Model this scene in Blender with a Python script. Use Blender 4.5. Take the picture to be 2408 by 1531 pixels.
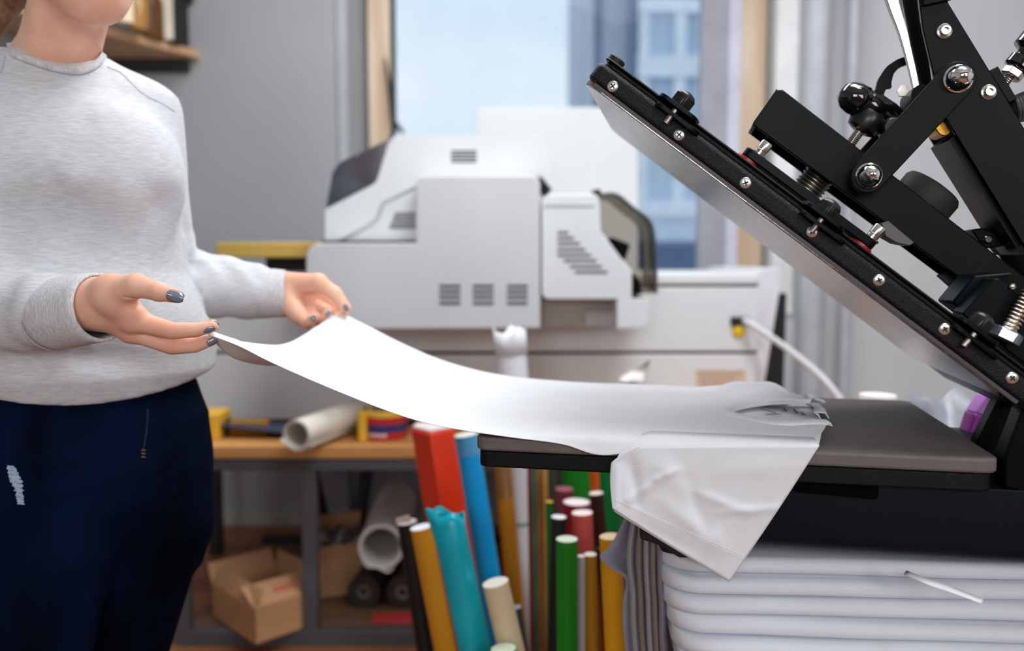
import bpy, bmesh, math, random
import numpy as np
from mathutils import Vector, Matrix, Euler

random.seed(7)
np.random.seed(7)
for o in list(bpy.data.objects):
    bpy.data.objects.remove(o)
SC = bpy.context.scene
COL = SC.collection
PI = math.pi

# ------------------------------------------------------------------ camera
F, CX, CY, TH, CZ = 2007.0, 1204.0, 765.5, math.radians(4.5), 1.08
cam_d = bpy.data.cameras.new('camera')
cam_d.sensor_fit = 'HORIZONTAL'
cam_d.sensor_width = 36.0
cam_d.lens = 36.0 * F / 2408.0
cam_d.clip_start = 0.05
cam_d.dof.use_dof = True
cam_d.dof.focus_distance = 1.06
cam_d.dof.aperture_fstop = 2.1
cam = bpy.data.objects.new('camera', cam_d)
COL.objects.link(cam)
cam.location = (0, 0, CZ)
cam.rotation_euler = (PI / 2 - TH, 0, 0)
SC.camera = cam

# ------------------------------------------------------------------ view
SC.view_settings.view_transform = 'Standard'
SC.view_settings.look = 'None'
SC.view_settings.exposure = -0.06
SC.view_settings.gamma = 1.0
SC.view_settings.use_curve_mapping = False

# ------------------------------------------------------------------ sky
W = bpy.data.worlds.new('sky')
SC.world = W
W.use_nodes = True
wn, wl = W.node_tree.nodes, W.node_tree.links
wn.clear()
wo = wn.new('ShaderNodeOutputWorld')
wb = wn.new('ShaderNodeBackground')
wt = wn.new('ShaderNodeTexCoord')
wm = wn.new('ShaderNodeMapping')
wm.inputs['Scale'].default_value = (2.2, 2.2, 6.0)
wx = wn.new('ShaderNodeTexNoise')
wx.inputs['Scale'].default_value = 1.3
wx.inputs['Detail'].default_value = 5.0
wr = wn.new('ShaderNodeValToRGB')
wr.color_ramp.elements[0].position = 0.36
wr.color_ramp.elements[0].color = (0.69, 0.805, 0.90, 1)
wr.color_ramp.elements[1].position = 0.62
wr.color_ramp.elements[1].color = (0.86, 0.90, 0.94, 1)
wb.inputs['Strength'].default_value = 1.34
wl.new(wt.outputs['Generated'], wm.inputs['Vector'])
wl.new(wm.outputs['Vector'], wx.inputs['Vector'])
wl.new(wx.outputs['Fac'], wr.inputs['Fac'])
wl.new(wr.outputs['Color'], wb.inputs['Color'])
wl.new(wb.outputs['Background'], wo.inputs['Surface'])


# ------------------------------------------------------------------ lamps of the room (ceiling panels) and an added front fill
def area(name, loc, aim, sx, sy, power, col=(1, 1, 1)):
    d = bpy.data.lights.new(name, 'AREA')
    d.shape = 'RECTANGLE'
    d.size, d.size_y, d.energy, d.color = sx, sy, power, col
    o = bpy.data.objects.new(name, d)
    COL.objects.link(o)
    o.location = loc
    o.rotation_euler = (Vector(aim) - Vector(loc)).to_track_quat('-Z', 'Y').to_euler()
    return o


area('ceiling_lamp', (0.75, 1.0, 2.95), (0.6, 0.9, 0), 1.5, 0.8, 50, (0.94, 0.97, 1.0))
area('ceiling_lamp', (-0.2, 2.35, 2.95), (-0.2, 2.3, 0), 1.6, 0.6, 34, (0.93, 0.965, 1.0))
area('front_fill_light', (1.35, -2.12, 1.75), (0.2, 1.5, 0.9), 1.3, 1.1, 44, (0.95, 0.975, 1.0))  # added fill from behind the camera; the front wall has no window
area('front_fill_light', (-0.35, -2.12, 1.7), (-0.1, 1.8, 0.4), 1.2, 1.0, 42, (0.97, 0.985, 1.0))


# ------------------------------------------------------------------ projection helpers (pixel of the photograph + distance -> metres)
def ray(px, py):
    u, v = (px - CX) / F, (py - CY) / F
    c, s = math.cos(TH), math.sin(TH)
    return np.array([u, c - v * s, -s - v * c])


CAM = np.array([0, 0, CZ])


def P(px, py, Y):
    d = ray(px, py)
    return CAM + d * (Y / d[1])


def Zp(px, py, z):
    d = ray(px, py)
    return CAM + d * ((z - CZ) / d[2])


def mm(px, Y):
    return px * Y / F


def nrm(v):
    v = np.asarray(v, float)
    return v / np.linalg.norm(v)


def film_mat(name, rgb, k=0.45):
    """thin film: part of the light passes through"""
    m = mat(name, rgb, 0.4, var=0.05, vscale=(10, 10, 2))
    n, l = m.node_tree.nodes, m.node_tree.links
    b, out = n['Principled BSDF'], n['Material Output']
    t = n.new('ShaderNodeBsdfTranslucent')
    t.inputs['Color'].default_value = lin(rgb)
    x = n.new('ShaderNodeMixShader')
    x.inputs['Fac'].default_value = k
    l.new(b.outputs['BSDF'], x.inputs[1])
    l.new(t.outputs['BSDF'], x.inputs[2])
    l.new(x.outputs['Shader'], out.inputs['Surface'])
    return m


class Frame:
    def __init__(s, o, x, y, z):
        s.o, s.x, s.y, s.z = [np.asarray(q, float) for q in (o, x, y, z)]

    def __call__(s, p):
        return s.o + s.x * p[0] + s.y * p[1] + s.z * p[2]

    def inv(s, w):
        d = np.asarray(w) - s.o
        return np.array([d @ s.x, d @ s.y, d @ s.z])


WORLD = Frame((0, 0, 0), (1, 0, 0), (0, 1, 0), (0, 0, 1))


# ------------------------------------------------------------------ materials
def lin(c):
    def f(v):
        v /= 255.0
        return v / 12.92 if v <= 0.04045 else ((v + 0.055) / 1.055) ** 2.4
    return (f(c[0]), f(c[1]), f(c[2]), 1.0)


MATS = {}


def mat(name, rgb, rough=0.5, metal=0.0, var=0.08, vscale=(8, 8, 8), bump=0.0, bscale=(300, 300, 300), spec=0.5, sss=0.0,
        coat=0.0, sheen=0.0, rgb2=None, detail=4.0, trans=0.0, ramp=(0.35, 0.65), rvar=0.0):
    if name in MATS:
        return MATS[name]
    m = bpy.data.materials.new(name)
    m.use_nodes = True
    n, l = m.node_tree.nodes, m.node_tree.links
    b = n['Principled BSDF']
    b.inputs['Roughness'].default_value = rough
    b.inputs['Metallic'].default_value = metal
    b.inputs['Specular IOR Level'].default_value = spec
    b.inputs['Coat Weight'].default_value = coat
    b.inputs['Sheen Weight'].default_value = sheen
    if trans:
        b.inputs['Transmission Weight'].default_value = trans
    if sss:
        b.inputs['Subsurface Weight'].default_value = sss
        b.inputs['Subsurface Radius'].default_value = (0.012, 0.005, 0.003)
        b.inputs['Subsurface Scale'].default_value = 0.5
    c = lin(rgb)
    if rgb2 is None:
        c1 = tuple(max(0, v * (1 - var)) for v in c[:3]) + (1,)
        c2 = tuple(min(1, v * (1 + var)) for v in c[:3]) + (1,)
    else:
        c1, c2 = c, lin(rgb2)
    t = n.new('ShaderNodeTexCoord')
    mp = n.new('ShaderNodeMapping')
    mp.inputs['Scale'].default_value = vscale
    nz = n.new('ShaderNodeTexNoise')
    nz.inputs['Scale'].default_value = 1.0
    nz.inputs['Detail'].default_value = detail
    rp = n.new('ShaderNodeValToRGB')
    rp.color_ramp.elements[0].position, rp.color_ramp.elements[1].position = ramp
    rp.color_ramp.elements[0].color, rp.color_ramp.elements[1].color = c1, c2
    l.new(t.outputs['Object'], mp.inputs['Vector'])
    l.new(mp.outputs['Vector'], nz.inputs['Vector'])
    l.new(nz.outputs['Fac'], rp.inputs['Fac'])
    l.new(rp.outputs['Color'], b.inputs['Base Color'])
    if rvar:
        mr = n.new('ShaderNodeMapRange')
        mr.inputs['To Min'].default_value = max(0, rough - rvar)
        mr.inputs['To Max'].default_value = min(1, rough + rvar)
        l.new(nz.outputs['Fac'], mr.inputs['Value'])
        l.new(mr.outputs['Result'], b.inputs['Roughness'])
    if bump:
        mp2 = n.new('ShaderNodeMapping')
        mp2.inputs['Scale'].default_value = bscale
        nb = n.new('ShaderNodeTexNoise')
        nb.inputs['Scale'].default_value = 1.0
        nb.inputs['Detail'].default_value = 3.0
        bp = n.new('ShaderNodeBump')
        bp.inputs['Strength'].default_value = bump
        bp.inputs['Distance'].default_value = 0.002
        l.new(t.outputs['Object'], mp2.inputs['Vector'])
        l.new(mp2.outputs['Vector'], nb.inputs['Vector'])
        l.new(nb.outputs['Fac'], bp.inputs['Height'])
        l.new(bp.outputs['Normal'], b.inputs['Normal'])
    MATS[name] = m
    return m


def glass_mat(name, tint, refl=0.12, rough=0.02, dark=1.0):
    m = bpy.data.materials.new(name)
    m.use_nodes = True
    n, l = m.node_tree.nodes, m.node_tree.links
    n.clear()
    out = n.new('ShaderNodeOutputMaterial')
    mx = n.new('ShaderNodeMixShader')
    tr = n.new('ShaderNodeBsdfTransparent')
    gl = n.new('ShaderNodeBsdfGlossy')
    fr = n.new('ShaderNodeFresnel')
    mu = n.new('ShaderNodeMath')
    mu.operation = 'MULTIPLY'
    mu.inputs[1].default_value = refl * 8
    gl.inputs['Roughness'].default_value = rough
    tr.inputs['Color'].default_value = lin(tint)
    nz = n.new('ShaderNodeTexNoise')
    nz.inputs['Scale'].default_value = 6
    rp = n.new('ShaderNodeValToRGB')
    a = lin(tint)
    rp.color_ramp.elements[0].color = tuple(v * 0.94 for v in a[:3]) + (1,)
    rp.color_ramp.elements[1].color = a
    l.new(nz.outputs['Fac'], rp.inputs['Fac'])
    l.new(rp.outputs['Color'], tr.inputs['Color'])
    l.new(fr.outputs['Fac'], mu.inputs[0])
    l.new(mu.outputs['Value'], mx.inputs['Fac'])
    l.new(tr.outputs['BSDF'], mx.inputs[1])
    l.new(gl.outputs['BSDF'], mx.inputs[2])
    l.new(mx.outputs['Shader'], out.inputs['Surface'])
    MATS[name] = m
    return m


# ------------------------------------------------------------------ mesh builder
class MB:
    def __init__(s):
        s.v, s.f, s.m, s.k = [], [], [], 0

    def add(s, vs, fs):
        o = len(s.v)
        s.v += [tuple(float(c) for c in q) for q in vs]
        s.f += [tuple(o + i for i in q) for q in fs]
        s.m += [s.k] * len(fs)
        return s

    def box(s, x0, x1, y0, y1, z0, z1, T=WORLD):
        vs = [T((x, y, z)) for z in (z0, z1) for y in (y0, y1) for x in (x0, x1)]
        return s.add(vs, [(0, 2, 3, 1), (4, 5, 7, 6), (0, 1, 5, 4), (2, 6, 7, 3), (0, 4, 6, 2), (1, 3, 7, 5)])

    def prism(s, pts, vec):
        n = len(pts)
        vec = np.asarray(vec, float)
        vs = [np.asarray(p, float) for p in pts] + [np.asarray(p, float) + vec for p in pts]
        nn = sum((np.cross(np.asarray(pts[i]) - pts[0], np.asarray(pts[(i + 1) % n]) - pts[0]) for i in range(n)), np.zeros(3))
        fl = nn @ vec > 0
        fs = [tuple(range(n - 1, -1, -1)), tuple(range(n, 2 * n))] + [(i, (i + 1) % n, n + (i + 1) % n, n + i) for i in range(n)]
        if not fl:
            fs = [tuple(reversed(q)) for q in fs]
        return s.add(vs, fs)

    def xz(s, poly, y0, y1, T=WORLD):
        return s.prism([T((p[0], y0, p[1])) for p in poly], T((0, y1, 0)) - T((0, y0, 0)))

    def xy(s, poly, z0, z1, T=WORLD):
        return s.prism([T((p[0], p[1], z0)) for p in poly], T((0, 0, z1)) - T((0, 0, z0)))

    def lathe(s, p0, axis, prof, n=20):
        p0, a = np.asarray(p0, float), nrm(axis)
        u = nrm(np.cross(a, (0.13, 0.31, 0.94) if abs(a[2]) < 0.9 else (1, 0, 0)))
        w = np.cross(a, u)
        vs, fs = [], []
        for r, h in prof:
            for i in range(n):
                t = 2 * PI * i / n
                vs.append(p0 + a * h + (u * math.cos(t) + w * math.sin(t)) * r)
        for j in range(len(prof) - 1):
            for i in range(n):
                fs.append((j * n + i, j * n + (i + 1) % n, (j + 1) * n + (i + 1) % n, (j + 1) * n + i))
        fs.append(tuple(range(n - 1, -1, -1)))
        fs.append(tuple((len(prof) - 1) * n + i for i in range(n)))
        return s.add(vs, fs)

    def cyl(s, p0, p1, r0, r1=None, n=20):
        p0, p1 = np.asarray(p0, float), np.asarray(p1, float)
        return s.lathe(p0, p1 - p0, [(r0, 0), (r0 if r1 is None else r1, np.linalg.norm(p1 - p0))], n)

    def ring(s, p0, p1, ro, ri, n=24):
        """a tube with an open bore"""
        p0, p1 = np.asarray(p0, float), np.asarray(p1, float)
        a = nrm(p1 - p0)
        L = np.linalg.norm(p1 - p0)
        u = nrm(np.cross(a, (0.13, 0.31, 0.94) if abs(a[2]) < 0.9 else (1, 0, 0)))
        w = np.cross(a, u)
        vs, fs = [], []
        for r, h in ((ro, 0), (ro, L), (ri, L), (ri, 0)):
            for i in range(n):
                t = 2 * PI * i / n
                vs.append(p0 + a * h + (u * math.cos(t) + w * math.sin(t)) * r)
        for j in range(4):
            for i in range(n):
                fs.append((j * n + i, j * n + (i + 1) % n, ((j + 1) % 4) * n + (i + 1) % n, ((j + 1) % 4) * n + i))
        return s.add(vs, fs)

    def tube(s, pts, r, n=10, flat=1.0, up=(0, 0, 1)):
        pts = [np.asarray(p, float) for p in pts]
        rs = r if hasattr(r, '__len__') else [r] * len(pts)
        vs, fs = [], []
        for i, p in enumerate(pts):
            d = nrm(pts[min(i + 1, len(pts) - 1)] - pts[max(i - 1, 0)])
            u = np.cross(d, up)
            u = nrm(u) if np.linalg.norm(u) > 1e-4 else nrm(np.cross(d, (1, 0, 0)))
            w = np.cross(u, d)
            for k in range(n):
                t = 2 * PI * k / n
                vs.append(p + u * math.cos(t) * rs[i] + w * math.sin(t) * rs[i] * flat)
        for j in range(len(pts) - 1):
            for k in range(n):
                fs.append((j * n + k, j * n + (k + 1) % n, (j + 1) * n + (k + 1) % n, (j + 1) * n + k))
        fs.append(tuple(range(n - 1, -1, -1)))
        fs.append(tuple((len(pts) - 1) * n + k for k in range(n)))
        return s.add(vs, fs)

    def ball(s, c, ax, nu=14, nv=9):
        """ellipsoid; ax are the three half-axis vectors"""
        c = np.asarray(c, float)
        ax = [np.asarray(a, float) for a in ax]
        vs, fs = [c + ax[2]], []
        for j in range(1, nv):
            t = PI * j / nv
            for i in range(nu):
                f = 2 * PI * i / nu
                vs.append(c + ax[0] * math.sin(t) * math.cos(f) + ax[1] * math.sin(t) * math.sin(f) + ax[2] * math.cos(t))
        vs.append(c - ax[2])
        for i in range(nu):
            fs.append((0, 1 + i, 1 + (i + 1) % nu))
        for j in range(nv - 2):
            for i in range(nu):
                a, b = 1 + j * nu, 1 + (j + 1) * nu
                fs.append((a + i, b + i, b + (i + 1) % nu, a + (i + 1) % nu))
        a = 1 + (nv - 2) * nu
        for i in range(nu):
            fs.append((a + i, len(vs) - 1, a + (i + 1) % nu))
        return s.add(vs, fs)

    def grid(s, G, close_v=False):
        nu, nv = len(G), len(G[0])
        vs = [p for r in G for p in r]
        fs = []
        for i in range(nu - 1):
            for j in range(nv if close_v else nv - 1):
                fs.append((i * nv + j, i * nv + (j + 1) % nv, (i + 1) * nv + (j + 1) % nv, (i + 1) * nv + j))
        return s.add(vs, fs)


def rnd(poly, r, n=4):
    """round the corners of a 2-D polygon; r is one radius or one per corner"""
    out = []
    N = len(poly)
    rs = r if hasattr(r, '__len__') else [r] * N
    for i in range(N):
        p = np.asarray(poly[i], float)
        a, b = np.asarray(poly[i - 1], float) - p, np.asarray(poly[(i + 1) % N], float) - p
        la, lb = np.linalg.norm(a), np.linalg.norm(b)
        q = min(rs[i], la * 0.49, lb * 0.49)
        if q < 1e-6:
            out.append(tuple(p))
            continue
        p0, p1 = p + a / la * q, p + b / lb * q
        for k in range(n + 1):
            t = k / n
            out.append(tuple((1 - t) ** 2 * p0 + 2 * t * (1 - t) * p + t * t * p1))
    return out


def origin(o):
    w = np.zeros(3)
    while o is not None:
        w = w + np.array(o.location)
        o = o.parent
    return w


def obj(name, mb, mats, parent=None, bevel=0.0, seg=2, ang=38, solid=0.0, sub=0, label=None):
    me = bpy.data.meshes.new(name)
    if parent is None:
        a = np.array(mb.v)
        org = np.array([(a[:, 0].min() + a[:, 0].max()) / 2, (a[:, 1].min() + a[:, 1].max()) / 2, a[:, 2].min()])
    else:
        org = origin(parent)
    me.from_pydata([(q[0] - org[0], q[1] - org[1], q[2] - org[2]) for q in mb.v], [], mb.f)
    mats = mats if isinstance(mats, (list, tuple)) else [mats]
    for m in mats:
        me.materials.append(m)
    if len(mats) > 1:
        me.polygons.foreach_set('material_index', mb.m)
    me.polygons.foreach_set('use_smooth', [True] * len(mb.f))
    me.update()
    if ang < 180:
        me.set_sharp_from_angle(angle=math.radians(ang))
    o = bpy.data.objects.new(name, me)
    COL.objects.link(o)
    if parent is None:
        o.location = org
    else:
        o.parent = parent
    if solid:
        md = o.modifiers.new('thick', 'SOLIDIFY')
        md.thickness = solid
        md.offset = 0
    if bevel:
        md = o.modifiers.new('edge', 'BEVEL')
        md.width, md.segments, md.limit_method, md.angle_limit = bevel, seg, 'ANGLE', math.radians(35)
        md.harden_normals = False
    if sub:
        md = o.modifiers.new('sub', 'SUBSURF')
        md.levels = md.render_levels = sub
    if label:
        o['label'] = label
    return o


def tag(o, label, cat, group=None):
    o['label'], o['category'] = label, cat
    if group:
        o['group'] = group
    return o


def thing(name, label, cat, loc, group=None):
    o = bpy.data.objects.new(name, None)
    o.empty_display_size = 0.05
    COL.objects.link(o)
    o.location = [float(c) for c in loc]
    return tag(o, label, cat, group)


def struct(name, mb, m, parent=None, **k):
    o = obj(name, mb, m, parent, **k)
    if parent is None:
        o['kind'] = 'structure'
    return o


# ------------------------------------------------------------------ smooth bodies from distance fields
def smin(a, b, k):
    h = np.maximum(k - np.abs(a - b), 0) / k
    return np.minimum(a, b) - h * h * k * 0.25


def rcone(p, a, b, ra, rb):
    a, b = np.asarray(a, np.float32), np.asarray(b, np.float32)
    pa, ba = p - a, b - a
    h = np.clip((pa @ ba) / (ba @ ba), 0, 1)
    return np.linalg.norm(pa - h[:, None] * ba, axis=1) - (ra + (rb - ra) * h)


def ell(p, c, ax, r):
    q = (p - np.asarray(c, np.float32)) @ np.asarray(ax, np.float32).T
    r = np.asarray(r, np.float32)
    k0 = np.linalg.norm(q / r, axis=1)
    k1 = np.linalg.norm(q / (r * r), axis=1) + 1e-9
    return k0 * (k0 - 1) / k1


def chain(p, pts, rs):
    d = None
    for i in range(len(pts) - 1):
        e = rcone(p, pts[i], pts[i + 1], rs[i], rs[i + 1])
        d = e if d is None else np.minimum(d, e)
    return d


def nets(fn, lo, hi, h):
    """surface nets: vertices and quads of fn = 0"""
    lo, hi = np.asarray(lo, float), np.asarray(hi, float)
    n = np.ceil((hi - lo) / h).astype(int) + 1
    ax = [lo[i] + h * np.arange(n[i]) for i in range(3)]
    V = np.empty(n, np.float32)
    yy, zz = np.meshgrid(ax[1], ax[2], indexing='ij')
    step = max(1, int(400000 / (n[1] * n[2])))
    for i in range(0, n[0], step):
        xs = ax[0][i:i + step]
        pts = np.empty((len(xs), n[1], n[2], 3), np.float32)
        pts[..., 0] = xs[:, None, None]
        pts[..., 1] = yy
        pts[..., 2] = zz
        V[i:i + step] = fn(pts.reshape(-1, 3)).reshape(len(xs), n[1], n[2])
    cs = [(a, b, c) for a in (0, 1) for b in (0, 1) for c in (0, 1)]

    def cor(c):
        return V[c[0]:n[0] - 1 + c[0], c[1]:n[1] - 1 + c[1], c[2]:n[2] - 1 + c[2]]
    ins = sum((cor(c) < 0).astype(np.int8) for c in cs)
    I, J, K = np.nonzero((ins > 0) & (ins < 8))
    idx = -np.ones(n - 1, int)
    idx[I, J, K] = np.arange(len(I))
    acc, cnt = np.zeros((len(I), 3)), np.zeros(len(I))
    for c in cs:
        for a in range(3):
            if c[a] == 0:
                d = list(c)
                d[a] = 1
                v0 = V[I + c[0], J + c[1], K + c[2]]
                v1 = V[I + d[0], J + d[1], K + d[2]]
                x = (v0 < 0) != (v1 < 0)
                t = np.where(x, v0 / np.where(x, v0 - v1, 1), 0)
                q = np.tile(np.array(c, float), (len(I), 1))
                q[:, a] += t
                acc[x] += q[x]
                cnt[x] += 1
    verts = lo + h * (np.stack([I, J, K], 1) + acc / cnt[:, None])
    faces = []
    neg = V < 0
    for a in range(3):
        b, c = (a + 1) % 3, (a + 2) % 3
        s0 = [slice(None)] * 3
        s1 = [slice(None)] * 3
        s0[a], s1[a] = slice(0, -1), slice(1, None)
        A, B = neg[tuple(s0)], neg[tuple(s1)]
        x = np.array(np.nonzero(A != B))
        ok = (x[b] > 0) & (x[c] > 0) & (x[b] < n[b] - 1) & (x[c] < n[c] - 1)
        x = x[:, ok]
        fl = A[tuple(x)]
        qs = []
        for db, dc in ((-1, -1), (0, -1), (0, 0), (-1, 0)):
            y = x.copy()
            y[b] += db
            y[c] += dc
            qs.append(idx[tuple(y)])
        q = np.stack(qs, 1)
        q[~fl] = q[~fl][:, ::-1]
        faces.append(q)
    return verts, np.concatenate(faces)


def body_mesh(name, pieces, mats, parent=None, label=None, mi=None):
    vs, fs, ms, o = [], [], [], 0
    for k, (v, f) in enumerate(pieces):
        vs.append(v)
        fs.append(f + o)
        ms.append(np.full(len(f), 0 if mi is None else mi[k]))
        o += len(v)
    v, f, ms = np.concatenate(vs), np.concatenate(fs), np.concatenate(ms)
    org = origin(parent) if parent is not None else np.array([v[:, 0].mean(), v[:, 1].mean(), v[:, 2].min()])
    me = bpy.data.meshes.new(name)
    me.from_pydata((v - org).tolist(), [], f.tolist())
    for m in (mats if isinstance(mats, (list, tuple)) else [mats]):
        me.materials.append(m)
    me.polygons.foreach_set('material_index', ms.astype(np.int32))
    me.polygons.foreach_set('use_smooth', [True] * len(f))
    me.update()
    ob = bpy.data.objects.new(name, me)
    COL.objects.link(ob)
    if parent is None:
        ob.location = org
    else:
        ob.parent = parent
    if label:
        ob['label'] = label
    return ob


def spline(C, n):
    """Catmull-Rom through control points C (array k x d), n samples"""
    C = np.asarray(C, float)
    k = len(C)
    out = []
    for i in range(n):
        t = i / (n - 1) * (k - 1)
        j = min(int(t), k - 2)
        u = t - j
        p0 = C[j - 1] if j > 0 else 2 * C[0] - C[1]
        p1, p2 = C[j], C[j + 1]
        p3 = C[j + 2] if j + 2 < k else 2 * C[-1] - C[-2]
        out.append(0.5 * ((2 * p1) + (p2 - p0) * u + (2 * p0 - 5 * p1 + 4 * p2 - p3) * u * u + (3 * p1 - p0 - 3 * p2 + p3) * u ** 3))
    return np.array(out)


def spline2(G, nu, nv):
    G = np.asarray(G, float)
    A = np.stack([spline(G[:, j], nu) for j in range(G.shape[1])], 1)
    return np.stack([spline(A[i], nv) for i in range(nu)], 0)


# ================================================================== the room
M_WALL = mat('grey_wall_paint', (156, 156, 159), 0.85, var=0.05, vscale=(2, 2, 2), bump=0.15, bscale=(60, 60, 60))
M_WALLR = mat('lit_grey_wall', (206, 208, 210), 0.85, var=0.06, vscale=(3, 3, 1), bump=0.2, bscale=(40, 40, 40))  # right-hand wall: the brighter light there is put into a paler colour
M_CEIL = mat('white_ceiling_paint', (225, 225, 222), 0.9, var=0.03)
M_WOOD = mat('orange_brown_floorboard', (112, 64, 38), 0.45, rgb2=(146, 92, 58), vscale=(1.5, 14, 14), bump=0.15, bscale=(6, 80, 80))
M_WOODF = mat('bare_window_timber', (196, 166, 136), 0.6, rgb2=(222, 203, 182), vscale=(9, 9, 1.2))
M_DARKMET = mat('dark_grey_steel', (78, 76, 80), 0.5, var=0.12, bump=0.1)
M_BLACKMET = mat('black_steel', (22, 22, 25), 0.5, var=0.2, bump=0.1)
M_SHADOWB = mat('black_rubber', (14, 15, 17), 0.6, var=0.2)
M_WHITE = mat('white_machine_enamel', (222, 225, 229), 0.42, var=0.02, vscale=(3, 3, 3))
M_WHITE2 = mat('warm_white_enamel', (226, 228, 228), 0.4, var=0.02, vscale=(3, 3, 3))


def Q(px, py, Y):
    p = P(px, py, Y)
    return (p[0], p[2])


def QX(px, Y):
    return P(px, 700, Y)[0]


YB = 3.4
mb = MB().box(-1.75, 2.6, -2.2, 3.62, -0.08, -0.012)
floor = struct('floor', mb, mat('dark_subfloor', (48, 36, 28), 0.8))
k = 0
for yy in np.arange(1.5, 3.4, 0.135):
    cuts = [-1.75, -0.9 + 0.5 * math.sin(k * 2.1), 0.6 + 0.5 * math.sin(k * 1.3 + 1), 2.6]
    for a, b in zip(cuts[:-1], cuts[1:]):
        mb = MB().box(a + 0.0015, b - 0.0015, yy + 0.0015, min(yy + 0.1335, 3.4), -0.012, 0.0)
        obj('floor_plank', mb, M_WOOD, floor)
    k += 1
mb = MB().box(-1.75, 2.6, -2.2, 1.4985, -0.012, 0.0)
obj('floor_boards', mb, M_WOOD, floor)
xl0, xl1 = QX(812, 3.4), QX(872, 3.6)
xr0, xr1 = QX(1846, 3.4), QX(1792, 3.6)
mb = MB()
mb.xy([(-1.85, 3.4), (xl0, 3.4), (xl1, 3.66), (-1.85, 3.66)], 0, 3.0)
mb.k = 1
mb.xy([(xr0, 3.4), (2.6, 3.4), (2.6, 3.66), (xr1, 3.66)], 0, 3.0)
mb.k = 0
mb.box(xl1 - 0.05, xr1 + 0.05, 3.41, 3.66, 0, 0.86)
mb.box(xl1 - 0.05, xr1 + 0.05, 3.41, 3.66, 2.45, 3.0)
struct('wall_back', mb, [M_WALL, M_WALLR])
struct('wall_left', MB().box(-1.85, -1.75, -2.2, 3.4, 0, 3.0), M_WALL)
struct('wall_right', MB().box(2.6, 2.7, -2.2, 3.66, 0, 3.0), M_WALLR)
struct('wall_front', MB().box(-1.85, 2.7, -2.3, -2.2, 0, 3.0), mat('dim_grey_wall_paint', (104, 104, 108), 0.85))
struct('ceiling', MB().box(-1.85, 2.7, -2.3, 3.66, 3.0, 3.1), M_CEIL)
struct('baseboard_back', MB().box(-1.75, xl0 + 1.6, 3.385, 3.4, 0, 0.055), mat('pale_grey_baseboard', (170, 165, 160), 0.6))
# pale plaster return beside the window and a plastered chase along the right
mb = MB().box(QX(800, 3.39), QX(824, 3.39), 3.388, 3.4, 0.9, 3.0)
struct('trim_1', mb, mat('pale_corner_plaster', (164, 166, 169), 0.8), bevel=0.006)
mb = MB().xy([(QX(1812, 3.43), 3.43), (QX(1862, 3.38), 3.38), (QX(1864, 3.4), 3.4), (QX(1830, 3.5), 3.5)], 0.86, 3.0)
struct('trim_2', mb, mat('white_reveal_plaster', (228, 226, 226), 0.8))

win = bpy.data.objects.new('window_1', None)
COL.objects.link(win)
win.location = (0.2, 3.6, 0.86)
win['kind'] = 'structure'
zt0, zt1 = 0.86, 2.45


def wbar(name, a, b, Y0, Y1, m, z0=zt0, z1=zt1, bevel=0.004):
    return obj(name, MB().box(QX(a, Y0), QX(b, Y0), Y0, Y1, z0, z1), m, win, bevel=bevel)


wbar('window_frame', 872, 924, 3.58, 3.66, M_WOODF)
wbar('gasket', 922, 932, 3.585, 3.66, M_BLACKMET)
wbar('window_frame', 1734, 1790, 3.58, 3.66, M_WOODF)
wbar('window_sash', 1640, 1706, 3.60, 3.66, mat('lilac_grey_sash', (160, 160, 170), 0.6), bevel=0.008)
wbar('sash_edge', 1704, 1735, 3.595, 3.66, mat('pale_lilac_sash_edge', (205, 205, 222), 0.5))
obj('window_frame', MB().box(QX(924, 3.58), QX(1740, 3.58), 3.58, 3.66, 0.86, 0.90), M_WOODF, win)
obj('window_frame', MB().box(QX(924, 3.58), QX(1740, 3.58), 3.58, 3.66, 2.40, 2.45), M_WOODF, win)
obj('pane', MB().box(QX(928, 3.63), QX(1645, 3.63), 3.632, 3.636, 0.9, 2.4), glass_mat('window_glass', (240, 244, 248), 0.008, 0.01), win)
mb = MB().tube([P(905, 135, 3.56), P(912, 180, 3.555), P(925, 285, 3.55), P(948, 312, 3.54)], [0.004, 0.007, 0.012, 0.008], 8)
obj('window_stay', mb, M_BLACKMET, win)
mb = MB().box(QX(872, 3.4), QX(1790, 3.4), 3.385, 3.58, 0.86, 0.885)
obj('window_sill', mb, mat('white_sill', (215, 215, 215), 0.5), win, bevel=0.006)

# ------------------------------------------------------------------ the house across the street
YF = 11.0
M_FAC = mat('blue_grey_render', (160, 170, 188), 0.8, rgb2=(200, 207, 220), vscale=(1.4, 1.4, 0.35), ramp=(0.3, 0.7))
M_FACW = mat('white_window_timber', (226, 236, 246), 0.6)
M_PANE = mat('sky_tinted_pane', (168, 192, 216), 0.3, rgb2=(192, 210, 228), vscale=(0.7, 0.7, 0.5))  # sky reflection painted in as the pane colour


def fx(px):
    return P(px, 607, YF)[0]


def fz(py):
    return P(1500, py, YF)[2]


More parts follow.
